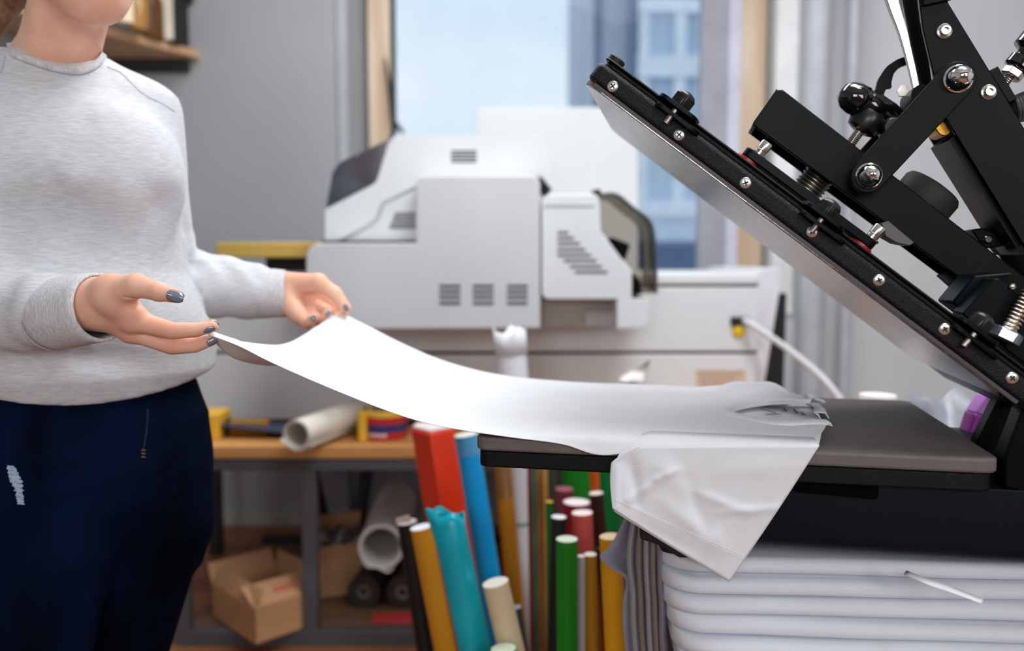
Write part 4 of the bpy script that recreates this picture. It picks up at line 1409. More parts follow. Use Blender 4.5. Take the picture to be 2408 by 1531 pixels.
# ================================================================== rolls of vinyl standing in front of the bench
def roll(lab, top, bot, Y, rpx, rgb, end=(232, 226, 216), name='vinyl_roll', rough=0.4, rgb2=None, core=True, tint=None, Y2=None, n=26):
    a = P(top[0], top[1], Y)
    b_ = P(bot[0], bot[1], Y if Y2 is None else Y2)
    r = mm(rpx, Y)
    ax = nrm(a - b_)
    base = a - ax * ((a[2] - 0.004 - r * math.hypot(ax[0], ax[1])) / ax[2])
    t = thing(name, lab, 'roll', (base[0], base[1], 0), 'rolls of vinyl and paper standing below the press')
    m = mat('vinyl_%d_%d_%d' % rgb, rgb, rough, var=0.06, vscale=(3, 3, 3), rgb2=rgb2)
    obj('wound_vinyl', MB().ring(base, a, r, r * 0.62, n), m, t)
    me_ = mat('roll_end_%d_%d_%d' % end, end, 0.8, var=0.05)
    obj('core', MB().ring(base + ax * 0.004, a + ax * 0.0006, r * 0.985, r * 0.55, n), me_, t)
    obj('core_plug', MB().cyl(a - ax * 0.02, a + ax * 0.0002, r * 0.56, n=n), me_, t)
    return t, a, ax, r


def wrap(t, a, ax, r, s0, s1, rgb, name='band', k=1.02):
    obj(name, MB().ring(a - ax * s1, a - ax * s0, r * k, r * 0.9, 26), mat('wrap_%d_%d_%d' % rgb, rgb, 0.45), t)


# folded red bolt: two flat faces meeting in a ridge
a0, a1, a2 = P(966, 1028, 2.05), P(1011, 1020, 1.99), P(1066, 1011, 2.04)
b0, b1 = P(1000, 1240, 2.05), P(1044, 1225, 1.99)
dn = nrm((b1 - a1))
base = a1 + dn * (a1[2] / -dn[2])
t = thing('red_film_bolt', 'folded bright red film bolt with two flat faces and a pale top', 'roll', base, 'rolls of vinyl and paper standing below the press')
L_ = (a1[2] - 0.006) / -dn[2]
sec = [a0, a1, a2, a2 + np.array([0.0, 0.06, 0.0]), a0 + np.array([0.006, 0.05, 0.0])]
sec = [np.array([p[0], p[1], a1[2]]) for p in sec]
obj('film', MB().prism(sec, dn * L_), mat('bright_red_film', (238, 58, 22), 0.4, var=0.08, vscale=(6, 6, 3)), t, bevel=0.004)
cen = sum(sec) / 5
obj('pale_end', MB().prism([cen + (p - cen) * 0.92 + np.array([0, 0, 0.001]) for p in sec], np.array([0, 0, 0.006])), mat('pale_roll_end', (226, 214, 208), 0.8), t, bevel=0.002)

t, a, ax, r = roll('thick bright blue roll with a paler band at its top, behind the teal bag', (1096, 1022), (1147, 1340), 1.9, 28, (0, 164, 236))
wrap(t, a, ax, r, 0.0, 0.045, (92, 170, 222), 'translucent_band')
roll('slim ochre roll with a white end, left of the teal bag', (990, 1240), (1047, 1531), 1.72, 26, (222, 146, 30), (226, 232, 238))
t, a, ax, r = roll('dark ochre roll with a bare beige upper core, right of the blue roll', (1180, 1090), (1212, 1420), 2.0, 20, (196, 126, 18), (226, 190, 150))
wrap(t, a, ax, r, 0.0, 0.082, (222, 184, 140), 'bare_core', 1.0)
t, a, ax, r = roll('tall white paper tube, torn at the top, standing above the shirt behind it', (1199, 786), (1236, 1300), 2.08, 36, (228, 228, 232), (236, 236, 238), 'paper_tube', 0.7)
mb = MB()
G = []
for i in range(2):
    row = []
    for k in range(26):
        tt = 2 * PI * k / 26
        u = nrm(np.cross(ax, (0, 1, 0)))
        w = np.cross(ax, u)
        row.append(a + (u * math.cos(tt) + w * math.sin(tt)) * r * (1.04 + 0.03 * math.sin(5 * tt)) + ax * ((0.008 + 0.009 * math.sin(3 * tt + 1) + 0.006 * math.sin(7 * tt)) if i else -0.05))
    G.append(row)
obj('torn_wrapper', MB().grid(G, True), mat('torn_white_wrapper', (234, 234, 238), 0.6), t, solid=0.0012)
wrap(t, a, ax, r, 0.462, 0.47, (96, 160, 130), 'green_rubber_band')
roll('cream roll with a white end in front of the blue roll', (1165, 1370), (1203, 1531), 1.56, 32, (238, 214, 176), (238, 230, 216))
roll('short roll with a pale green end, lowest in the frame', (1184, 1526), (1192, 1600), 1.5, 31, (96, 168, 60), (226, 236, 210))
roll('thin dark grey roll between the cream roll and the gold strips', (1215, 1428), (1232, 1531), 1.78, 12, (72, 72, 78), (150, 150, 152))
roll('thick grass-green roll with a white end, in front of the salmon roll', (1333, 1268), (1334, 1531), 1.56, 26, (16, 138, 22), (216, 226, 206))
roll('salmon pink roll with a white end behind the green roll', (1369, 1206), (1376, 1400), 1.74, 25, (220, 88, 82), (232, 216, 212))
roll('crimson roll with a wide white end behind the salmon roll', (1356, 1181), (1352, 1380), 1.9, 32, (160, 20, 36), (226, 216, 216))
roll('black roll with a white end left of the crimson roll', (1314, 1216), (1308, 1400), 1.74, 18, (22, 24, 28), (226, 224, 224))
roll('dusty maroon roll at the back, under the pad\'s front edge', (1327, 1150), (1320, 1330), 2.12, 22, (132, 52, 66), (150, 84, 92))
roll('dark brown roll with a ribbed white cap right of the salmon roll', (1402, 1160), (1428, 1420), 1.84, 17, (64, 22, 26), (228, 214, 202))
roll('tall green roll at the back left of the orange one', (1358, 1092), (1362, 1300), 2.24, 38, (20, 142, 32), (30, 140, 40))
roll('emerald roll at the back beside the hanging sleeve', (1436, 1086), (1432, 1330), 2.24, 32, (12, 146, 70), (30, 140, 80))
roll('narrow orange roll between the two tall green rolls', (1396, 1088), (1408, 1300), 2.1, 11, (232, 96, 20), (236, 160, 96))
roll('slim ochre and white roll beside the thick green roll', (1388, 1304), (1392, 1531), 1.64, 15, (182, 122, 18), (226, 214, 206))
roll('slim silver-white tube beside the ochre roll at the front', (1367, 1308), (1368, 1531), 1.6, 9, (190, 186, 182), (226, 220, 216))
roll('black tube right of the slim ochre roll', (1414, 1290), (1428, 1531), 1.68, 11, (26, 22, 22), (40, 36, 36))
roll('thin dark green tube with an ochre top near the gold strips', (1292, 1180), (1296, 1531), 1.8, 9, (24, 100, 28), (206, 160, 60))
for i, (px, tp, w, c, lab) in enumerate(((1245, 1088, 6, (150, 52, 50), 'thin reddish foil tube leftmost of the metallic tubes'), (1254, 1092, 5, (60, 120, 96), 'thin sea-green foil tube among the metallic tubes'),
                                        (1265, 1094, 8, (176, 122, 66), 'copper foil tube in the middle of the metallic tubes'), (1281, 1090, 8, (206, 150, 70), 'gold foil tube right of the copper one'),
                                        (1301, 1098, 5, (74, 84, 44), 'thin olive tube rightmost of the metallic tubes'))):
    a = P(px, tp, 1.94 - 0.03 * (i % 2))
    b_ = P(px + 8, 1531, 1.87 - 0.03 * (i % 2))
    ax = nrm(a - b_)
    r = mm(w, 1.9)
    base = a - ax * ((a[2] - 0.003) / ax[2])
    t = thing('foil_tube', lab, 'tube', (base[0], base[1], 0), 'thin metallic tubes')
    obj('tube', MB().ring(base, a, r, r * 0.6, 16), mat('foil_%d' % i, c, 0.3, metal=0.6, var=0.25, vscale=(30, 30, 5)), t)
    obj('end_cap', MB().cyl(a - ax * 0.004, a + ax * 0.001, r * 0.7, n=14), mat('dull_tube_end', (120, 110, 96), 0.7), t)
# teal film bag, crumpled at the top
a, b_ = P(1050, 1205, 1.6), P(1117, 1531, 1.6)
ax = nrm(a - b_)
base = a - ax * ((a[2] - 0.02) / ax[2])
t = thing('teal_film_bag', 'teal plastic bag round a roll, its open top crumpled, in front of the red bolt', 'roll', (base[0], base[1], 0), 'rolls of vinyl and paper standing below the press')
u = nrm(np.cross(ax, (0, 1, 0)))
w = np.cross(ax, u)
G = []
L_ = np.linalg.norm(a - base)
for i in range(30):
    f = i / 29
    row = []
    for k in range(36):
        tt = 2 * PI * k / 36
        cr = max(0, (f - 0.9) / 0.1)
        rr = 0.0315 * (1 + 0.015 * math.sin(3 * tt + f * 9)) * (1 + cr * 0.14 * math.sin(3 * tt + 2))
        sq = 1 - 0.45 * cr
        row.append(base + ax * (L_ * f + cr * (0.012 * math.cos(tt) + 0.006 * math.sin(4 * tt))) + u * math.cos(tt) * rr * (1 + 0.1 * cr) + w * math.sin(tt) * rr * sq)
    G.append(row)
obj('bag', MB().grid(G, True), mat('teal_film', (4, 172, 190), 0.28, var=0.12, vscale=(8, 8, 8)), t, solid=0.0008)
obj('inner_roll', MB().cyl(base, base + ax * (L_ - 0.07), 0.026, n=20), mat('pale_roll_end', (226, 214, 208), 0.8), t)
# black film roll with its loose flap
t, a, ax, r = roll('black film roll with a loose pale flap, leftmost of the standing rolls', (957, 1228), (1003, 1531), 1.82, 24, (14, 15, 17), (196, 186, 182))
obj('loose_flap', MB().prism([P(930, 1222, 1.79), P(962, 1212, 1.79), P(966, 1228, 1.79), P(936, 1232, 1.79)], (0, 0.004, 0)), mat('pale_flap', (196, 176, 170), 0.7), t)
# amber sheet roll and the white sheets hanging beside the stack
a, b_ = P(1440, 1262, 1.46), P(1444, 1531, 1.46)
t, a, ax, r = roll('amber yellow roll half behind the white sheets', (1436, 1262), (1452, 1600), 1.47, 27, (244, 172, 6), (236, 206, 170))
M_SHEET = film_mat('white_film_sheet', (242, 242, 248))
M_SHEET2 = film_mat('lilac_grey_sheet', (214, 214, 228))
M_SHEET3 = film_mat('warm_translucent_sheet', (222, 210, 202))
edges = (([(1484, 1180), (1462, 1235), (1434, 1285), (1411, 1311), (1440, 1338), (1472, 1362), (1466, 1420), (1467, 1480), (1474, 1545)], 1.30, M_SHEET2, 'outermost grey film sheet, its corner curled out over the amber roll'),
         ([(1492, 1186), (1480, 1250), (1474, 1320), (1482, 1390), (1484, 1460), (1490, 1545)], 1.26, M_SHEET, 'second film sheet, white, behind the curled one'),
         ([(1508, 1196), (1498, 1260), (1496, 1330), (1500, 1400), (1502, 1470), (1508, 1545)], 1.22, M_SHEET3, 'warm grey film sheet in the middle of the hanging sheets'),
         ([(1522, 1206), (1514, 1270), (1514, 1340), (1518, 1410), (1520, 1470), (1524, 1545)], 1.18, M_SHEET, 'fourth film sheet, white, close to the press foot'),
         ([(1536, 1216), (1530, 1280), (1530, 1350), (1534, 1420), (1536, 1480), (1540, 1545)], 1.14, M_SHEET3, 'fifth film sheet, warm grey, beside the stack corner'),
         ([(1552, 1230), (1546, 1290), (1546, 1360), (1550, 1430), (1550, 1490), (1554, 1545)], 1.10, M_SHEET2, 'innermost film sheet against the foam stack'))
for i, (ed, Y, m, lab) in enumerate(edges):
    cv = spline(ed, 34)
    G = []
    for q in range(34):
        px, py = cv[q]
        row = []
        basex = cv[q][0]
        ref = 1484 if i == 0 else basex
        for k in range(9):
            g = k / 8
            if i == 0:
                x_ = px + (max(px, 1482) + 20 - px) * g ** 0.6
            else:
                x_ = px + 26 * g + 3 * math.sin(g * 5 + q * 0.3)
            if i == 0:
                row.append(P(x_, py - 3 * g, Y + 0.10 * g))
            else:
                aa = -1.9 + 3.8 * g
                row.append(P(px + 9 + 9 * math.sin(aa), py, Y - 0.02 + 0.06 * (1 - math.cos(aa))))
        G.append(row)
    lowz = min(p[2] for p in G[-1])
    G.append([np.array([p[0], p[1], 0.004]) for p in G[-1]])
    tag(obj('film_sheet', MB().grid(G), m, solid=0.0012), lab, 'film sheet', 'white film sheets hanging beside the foam stack')
# film roll whose flared corner rises behind the shirt
t, a, ax, r = roll('translucent film roll whose flared corner rises just behind the shirt', (1500, 912), (1506, 1531), 2.14, 24, (206, 200, 196), (226, 222, 216), 'film_roll', 0.4)
G = []
for i in range(12):
    row = []
    for k in range(8):
        q0 = P(1455 + 8 * k + 2 * i * (k / 8), 918 - (i / 11) * 74 * (0.35 + 0.65 * k / 7), 2.115)
        row.append(q0 + np.array([0, 0.012 * math.sin(i * 0.6 + k * 0.5), 0.002 * math.sin(k * 2.3)]))
    G.append(row)
obj('flared_corner', MB().grid(G), mat('translucent_white_film', (216, 210, 204), 0.4), t, solid=0.001)
# ================================================================== the T-shirt
M_TEE = mat('white_cotton_jersey', (226, 227, 231), 0.85, var=0.012, vscale=(60, 60, 60), bump=0.18, bscale=(1500, 1500, 1500), sheen=0.15)
tee = thing('t_shirt', 'white T-shirt laid over the press pad, its hem held up by the woman', 't-shirt', PF((-0.3, 0.2, 0.0)))
VF = [0, 0.035, 0.14, 0.30, 0.44, 0.55, 0.66, 0.80, 0.92, 1.0]


def airrow(n, f, sag, dn=0.0):
    N, Fp = P(*n), P(*f)
    out = []
    for i, v in enumerate(VF):
        s_ = (1 - abs(2 * v - 1) ** 1.35) if 0 < v < 1 else 0
        q = N + (Fp - N) * v
        q = q + np.array([0, 0, -sag * s_ + (0.0045 if i == 1 else 0)])
        out.append(q)
    return out


def padrow(n, f, sagn=0.0):
    x0, z0 = S(n[0], n[1], -0.007)
    x1, z1 = S(f[0], f[1], 0.408)
    out = []
    for i, v in enumerate(VF):
        y = -0.007 + v * 0.415
        x = x0 + (x1 - x0) * v
        z = 0.0062 + 0.0015 * math.sin(3 * v)
        if i == 0:
            z = min(z0, 0.0035)
        if i == 9:
            z = max(0.004, min(z1, 0.016))
        out.append(PF((x, y, z)))
    return out


def pixrow(pts):
    return [Zp(px, py, z) for px, py, z in pts]


rows = [airrow((489, 786, 1.085), (795, 732, 1.50), 0.036),
        airrow((560, 813, 1.085), (862, 765, 1.50), 0.027),
        airrow((640, 853, 1.085), (930, 800, 1.50), 0.022),
        airrow((760, 906, 1.085), (1020, 840, 1.50), 0.015),
        airrow((900, 962, 1.08), (1110, 868, 1.50), 0.009),
        airrow((1000, 994, 1.075), (1200, 885, 1.49), 0.004),
        airrow((1090, 1012, 1.068), (1290, 894, 1.485), 0.001),
        padrow((1200, 1028), (1380, 900)),
        padrow((1320, 1044), (1470, 903)),
        padrow((1420, 1070), (1560, 906)),
        padrow((1560, 1048), (1630, 910))]
zt = PF.o[2]
rows += [pixrow([(1690, 1047, zt + 0.003), (1690, 1041, zt + 0.006), (1688, 1030, zt + 0.007), (1682, 1002, zt + 0.008), (1655, 985, zt + 0.008),
                 (1618, 966, zt + 0.008), (1624, 946, zt + 0.009), (1662, 926, zt + 0.009), (1678, 915, zt + 0.012), (1684, 908, zt + 0.012)]),
         pixrow([(1810, 1048, zt + 0.003), (1808, 1042, zt + 0.006), (1802, 1032, zt + 0.007), (1790, 1004, zt + 0.009), (1728, 990, zt + 0.010),
                 (1672, 968, zt + 0.009), (1694, 944, zt + 0.011), (1764, 927, zt + 0.018), (1772, 914, zt + 0.024), (1780, 907, zt + 0.02)]),
         pixrow([(1922, 1049, zt + 0.003), (1926, 1042, zt + 0.007), (1931, 1022, zt + 0.009), (1934, 992, zt + 0.014), (1812, 993, zt + 0.010),
                 (1722, 968, zt + 0.008), (1800, 949, zt + 0.012), (1903, 944, zt + 0.024), (1880, 936, zt + 0.022), (1846, 928, zt + 0.02)])]
NU, NV = 150, 90
top = spline2(rows, NU, NV)
brow = [[np.array(p) for p in r] for r in rows]
brow[13] = pixrow([(1922, 1057, zt + 0.002), (1926, 1044, zt + 0.003), (1931, 1022, zt + 0.003), (1933, 994, zt + 0.004), (1928, 984, zt + 0.003),
                   (1922, 973, zt + 0.003), (1914, 962, zt + 0.003), (1903, 948, zt + 0.006), (1880, 938, zt + 0.006), (1846, 930, zt + 0.006)])
for j in range(3, 8):
    brow[12][j] = 0.5 * (brow[11][j] + brow[13][j])
    brow[12][j][2] = zt + 0.003
bot = spline2(brow, NU, NV)
uu = np.linspace(0, 1, NU)[:, None]
vv = np.linspace(0, 1, NV)[None, :]
edge = np.sin(PI * vv) ** 0.5
hemf = np.exp(-(uu / 0.10) ** 2)
onpad = np.clip((uu - 0.5) / 0.05, 0, 1)
gap = (0.0022 + 0.026 * hemf * np.sin(PI * np.clip(vv * 1.7, 0, 1)) ** 0.8 + 0.004 * (1 - onpad) * edge)
bot[..., 2] -= gap * edge
pz = zt + 0.0024
inside = (bot @ PF.y - PF.o @ PF.y)
flat = np.clip((uu - 0.47) / 0.05, 0, 1) * np.clip((inside - 0.0) / 0.01, 0, 1) * np.clip((0.405 - inside) / 0.01, 0, 1)
bot[..., 2] = bot[..., 2] * (1 - flat) + np.minimum(bot[..., 2], pz) * flat
bot[..., 2] = np.where(flat > 0.5, np.maximum(bot[..., 2], zt + 0.0014), bot[..., 2])
# long stretch lines and soft creases
w1 = 0.00055 * np.sin(vv * 52 + 3 * np.sin(uu * 5)) * np.exp(-((uu - 0.42) / 0.22) ** 2) * np.exp(-((vv - 0.33) / 0.22) ** 2)
w2 = 0.0006 * np.sin(vv * 31 + uu * 9) * np.exp(-((uu - 0.6) / 0.2) ** 2) * edge
w3 = 0.0018 * np.sin(uu * 70 + vv * 11) * np.clip((uu - 0.82) / 0.1, 0, 1) * np.clip((vv - 0.62) / 0.1, 0, 1)
w4 = 0.0012 * np.sin(uu * 46 - vv * 30) * np.clip((uu - 0.78) / 0.1, 0, 1) * np.clip((vv - 0.1) / 0.1, 0, 1) * np.clip((0.6 - vv) / 0.2, 0, 1)
top[..., 2] += w1 + w2 + np.abs(w3) + np.abs(w4) * 0.6
G = [[*top[i], *bot[i][::-1]] for i in range(NU)]
obj('shirt_body', MB().grid(G, True), M_TEE, tee, solid=0.0009, ang=180)
# rolled hem along the opening
hem = [top[3][j] + np.array([0.002, 0, 0.0012]) for j in range(0, NV, 2)]
obj('hem_stitching', MB().tube([top[7][j] + np.array([0, 0, 0.0004]) for j in range(1, NV - 1, 2)], 0.0005, 5), mat('white_thread', (228, 228, 232), 0.8), tee)

# near sleeve hanging over the front of the pad
tl, tr_, br_, bl_ = (1438, 1054), (1926, 1048), (1715, 1367), (1442, 1196)


def sleeve_px(a, b_):
    L = np.array([tl[0] + (bl_[0] - tl[0]) * b_ - 4 * math.sin(PI * b_), tl[1] + (bl_[1] - tl[1]) * b_])
    R = np.array([tr_[0] + (br_[0] - tr_[0]) * b_ + 3 * math.sin(PI * b_), tr_[1] + (br_[1] - tr_[1]) * b_])
    sg = 6 * math.sin(PI * a) * b_
    return L + (R - L) * a + np.array([0, sg * 0.3 + 34 * max(0, 1 - a / 0.16) ** 2 * (1 - b_) ** 2])


FOLD = [((1478, 1178), (1545, 1128), 9, 0.004), ((1545, 1128), (1592, 1104), 8, 0.0035), ((1478, 1060), (1500, 1180), 14, -0.005), ((1452, 1070), (1448, 1190), 9, 0.003),
        ((1640, 1160), (1760, 1205), 12, 0.0028), ((1690, 1205), (1840, 1195), 10, 0.003), ((1560, 1180), (1700, 1290), 22, 0.0035), ((1620, 1130), (1660, 1250), 16, -0.0025),
        ((1500, 1230), (1640, 1300), 16, -0.002), ((1700, 1100), (1880, 1090), 26, 0.0022), ((1530, 1060), (1600, 1150), 30, 0.003), ((1640, 1310), (1720, 1230), 18, 0.002)]


def fold(q):
    d = 0
    for a, b_, w, amp in FOLD:
        a, b_ = np.array(a, float), np.array(b_, float)
        t = np.clip((q - a) @ (b_ - a) / ((b_ - a) @ (b_ - a)), 0, 1)
        d += amp * math.exp(-(np.linalg.norm(q - a - t * (b_ - a)) / w) ** 2) * (1 - 0.5 * abs(2 * t - 1))
    return d


na, nb = 70, 56
G = []
for j in range(nb):
    if j < 2:
        b_ = 0
    else:
        b_ = (j - 2) / (nb - 3)
    fr, bk = [], []
    for i in range(na):
        a = i / (na - 1)
        q = sleeve_px(a, b_)
        rim = min(1, a / 0.02, (1 - a) / 0.02)
        if j < 2:
            xx = S(q[0], q[1], -0.006)[0]
            wj = min(1, max(0, (a - 0.03) / 0.15)) ** 0.7
            f_ = PF((xx, 0.034 - 0.030 * j, 0.0100 - 0.001 * j)) * wj + SP(q[0], q[1], -0.0100 + 0.001 * (1 - j)) * (1 - wj)
            k_ = PF((xx, 0.034 - 0.030 * j, 0.0086 - 0.001 * j)) * wj + SP(q[0], q[1], -0.0090 + 0.001 * (1 - j)) * (1 - wj)
        else:
            yy = -0.0105 - 0.012 * b_ - fold(q) * min(1, b_ * 4)
            f_ = SP(q[0], q[1], yy)
            k_ = SP(q[0] - 1.5 * b_, q[1] + 5 * b_ * rim * (1 - a), yy + (0.0035 + 0.004 * b_) * rim ** 0.5 + 0.0002)
        fr.append(f_)
        bk.append(k_)
    G.append(fr + bk[::-1])
sl = obj('sleeve', MB().grid(G, True), M_TEE, tee, solid=0.0008, ang=180)
pts = [SP(*(sleeve_px(a, 0.83)), -0.0215 - fold(sleeve_px(a, 0.83))) for a in np.linspace(0.02, 0.97, 60)]
for off in (0.0, 0.018):
    ss = MB()
    for a in np.arange(0.02, 0.97, 0.022):
        p0, p1 = [SP(*sleeve_px(q, 0.82 + off), -0.0105 - 0.012 * (0.82 + off) - fold(sleeve_px(q, 0.82 + off)) - 0.0006) for q in (a, a + 0.015)]
        ss.tube([p0, p1], 0.00045, 4)
    obj('sleeve_stitching', ss, MATS['white_thread'], tee)
obj('sleeve_seam', MB().tube([SP(x_, y_, -0.0125) for x_, y_ in spline([(1446, 1092), (1462, 1076), (1482, 1062), (1502, 1052)], 14)], 0.0006, 6), M_TEE, tee)
# neckline rib, the raised back of the collar and the printed neck mark
rowN = spline(rows[13], 91)
cen = Zp(1850, 968, zt + 0.008)
G = []
for q in rowN[29:72]:
    d = nrm((q - cen) * np.array([1, 1, 0]))
    G.append([q + np.array([0, 0, -0.003]), q + d * 0.002 + np.array([0, 0, 0.003]), q + d * 0.009 + np.array([0, 0, 0.0042]), q + d * 0.017 + np.array([0, 0, 0.0026]), q + d * 0.021 + np.array([0, 0, -0.001])])
obj('collar_rib', MB().grid(G), M_TEE, tee, solid=0.0012, ang=180)
bk = spline([Zp(1900, 946, zt + 0.004), Zp(1913, 956, zt + 0.003), Zp(1921, 968, zt + 0.003), Zp(1928, 982, zt + 0.003), Zp(1934, 994, zt + 0.004)], 36)
G = []
for i, q in enumerate(bk):
    f = i / 35
    hgt = 0.013 + 0.003 * math.sin(f * 9)
    lean = np.array([-0.008 + 0.003 * math.sin(f * 11), 0.0, 0])
    G.append([q, q + lean * 0.5 + np.array([0, 0, hgt * 0.7]), q + lean * 0.9 + np.array([-0.002, 0, hgt]), q + lean * 0.4 + np.array([0.008, 0, hgt * 0.9]), q + np.array([0.009, 0, hgt * 0.35])])
obj('collar_back', MB().grid(G), M_TEE, tee, solid=0.0012, ang=180)
mb = MB()
for k, (xa, ya, xb, yb_) in enumerate(((1786, 957, 1838, 960), (1790, 962, 1826, 972), (1800, 975, 1838, 974), (1866, 962, 1876, 972), (1842, 960, 1850, 968), (1884, 970, 1892, 976))):
    p, q = Zp(xa, ya, zt + 0.0052), Zp(xb, yb_, zt + 0.0052)
    d = nrm(q - p)
    w = np.cross(d, (0, 0, 1)) * 0.0016
    mb.prism([p - w, q - w, q + w, p + w], (0, 0, 0.0005))
obj('neck_print', mb, mat('grey_blue_print', (88, 94, 108), 0.7), tee)
# bunched far sleeve on the pad
G = []
fs = spline([Zp(1690, 915, zt + 0.01), Zp(1740, 910, zt + 0.016), Zp(1790, 912, zt + 0.02), Zp(1840, 926, zt + 0.02), Zp(1880, 938, zt + 0.014), Zp(1908, 950, zt + 0.008)], 30)
for i, q in enumerate(fs):
    f = i / 29
    r = 0.004 + 0.008 * math.sin(PI * min(1, f * 1.15)) ** 0.7 * (0.8 + 0.35 * math.sin(f * 15))
    G.append([q + np.array([0.1 * r * math.cos(t), 1.5 * r * math.cos(t), max(-(q[2] - zt - 0.0015), r * math.sin(t))]) for t in np.linspace(0, 2 * PI, 15)[:-1]])
mb = MB().grid(G, True)
mb.f += [tuple(range(13, -1, -1)), tuple(29 * 14 + k for k in range(14))]
mb.m += [0, 0]
obj('sleeve', mb, M_TEE, tee, ang=180, label='far sleeve bunched up on the pad')

# ================================================================== the woman
M_SKIN = mat('warm_skin', (236, 188, 164), 0.5, rgb2=(226, 168, 142), vscale=(22, 22, 22), sss=0.25, bump=0.12, bscale=(500, 500, 500), spec=0.4)
M_KNIT = mat('heather_grey_sweat_fabric', (190, 191, 196), 0.95, rgb2=(212, 213, 217), vscale=(60, 60, 620), bump=0.28, bscale=(110, 110, 900), sheen=0.25, spec=0.15, detail=6)
M_RIB = mat('heather_rib_knit', (186, 184, 188), 0.95, rgb2=(216, 215, 218), vscale=(420, 420, 60), bump=0.3, bscale=(900, 900, 90), sheen=0.2, spec=0.15)
M_DENIM = mat('dark_indigo_denim', (1, 6, 16), 0.9, rgb2=(4, 19, 48), vscale=(9, 9, 3), bump=0.25, bscale=(900, 900, 900), spec=0.06)
M_NAIL = mat('grey_nail_polish', (112, 114, 126), 0.12, var=0.04, coat=0.6)
M_HAIR = mat('brown_hair', (104, 72, 50), 0.45, rgb2=(150, 110, 80), vscale=(120, 120, 10), bump=0.3, bscale=(300, 300, 20))

yaw = math.radians(28)
fv = np.array([math.sin(yaw), -math.cos(yaw), 0])
lv = np.array([math.cos(yaw), math.sin(yaw), 0])

wrist_n = P(214, 716, 1.115)
elb_n = P(-62, 745, 1.23)
sh_n = P(-118, 262, 1.24)
wrist_f = P(660, 690, 1.50)
elb_f = P(386, 664, 1.45)
sh_f = P(334, 276, 1.40)


def mid(a, b_, t):
    return np.asarray(a) * (1 - t) + np.asarray(b_) * t


# ---- near hand: seen from the thumb side, palm up, index and middle fingertips pinching the hem
def hand_near(p):
    W = wrist_n
    idx = [P(312, 752, 1.095), P(405, 778, 1.085), P(458, 776, 1.082), P(502, 768, 1.084)]
    mdl = [P(308, 776, 1.112), P(404, 813, 1.105), P(458, 812, 1.098), P(497, 800, 1.092)]
    rng = [P(300, 770, 1.132), P(392, 798, 1.135), P(450, 784, 1.13), P(500, 763, 1.112)]
    pky = [P(288, 762, 1.150), P(362, 788, 1.158), P(408, 790, 1.158), P(448, 780, 1.150)]
    d = None
    for ch, rs in ((idx, (0.0140, 0.0112, 0.0094, 0.0070)), (mdl, (0.0145, 0.0118, 0.0098, 0.0072)), (rng, (0.0135, 0.0108, 0.0090, 0.0068)), (pky, (0.0120, 0.0095, 0.0080, 0.0062))):
        e = chain(p, ch, rs)
        d = e if d is None else smin(d, e, 0.0035)
    palm = None
    for q, r0, r1 in ((idx[0], 0.021, 0.0172), (mdl[0], 0.022, 0.0168), (rng[0], 0.021, 0.0158), (pky[0], 0.019, 0.014)):
        e = rcone(p, W + np.array([0.004, 0, 0]), q, r0, r1)
        palm = e if palm is None else smin(palm, e, 0.012)
    th = [P(262, 690, 1.085), P(322, 672, 1.062), P(374, 686, 1.052), P(414, 696, 1.048)]
    e = rcone(p, th[0], th[1], 0.0225, 0.0150)
    e = smin(e, rcone(p, th[1], th[2], 0.0142, 0.0118), 0.006)
    e = smin(e, rcone(p, th[2], th[3], 0.0117, 0.0088), 0.004)
    palm = smin(palm, rcone(p, W + np.array([0, 0, 0.004]), th[0], 0.027, 0.0245), 0.018)
    web = rcone(p, P(285, 715, 1.085), P(318, 738, 1.085), 0.019, 0.0125)
    palm = smin(palm, web, 0.012)
    d = smin(d, palm, 0.009)
    d = smin(d, e, 0.009)
    arm = rcone(p, mid(W, elb_n, 0.5), W, 0.035, 0.029)
    d = smin(d, arm, 0.02)
    # crease under the thumb
    cr = rcone(p, P(290, 700, 1.055), P(326, 703, 1.06), 0.002, 0.0035)
    d = np.maximum(d, -cr + 0.0)
    return d


def bounds(pts, m):
    a = np.array(pts)
    return a.min(0) - m, a.max(0) + m


lo, hi = bounds([wrist_n, mid(wrist_n, elb_n, 0.45), P(515, 700, 1.04), P(515, 850, 1.16), P(300, 640, 1.05), P(300, 840, 1.16)], 0.03)
hn = nets(hand_near, lo, hi, 0.0014)


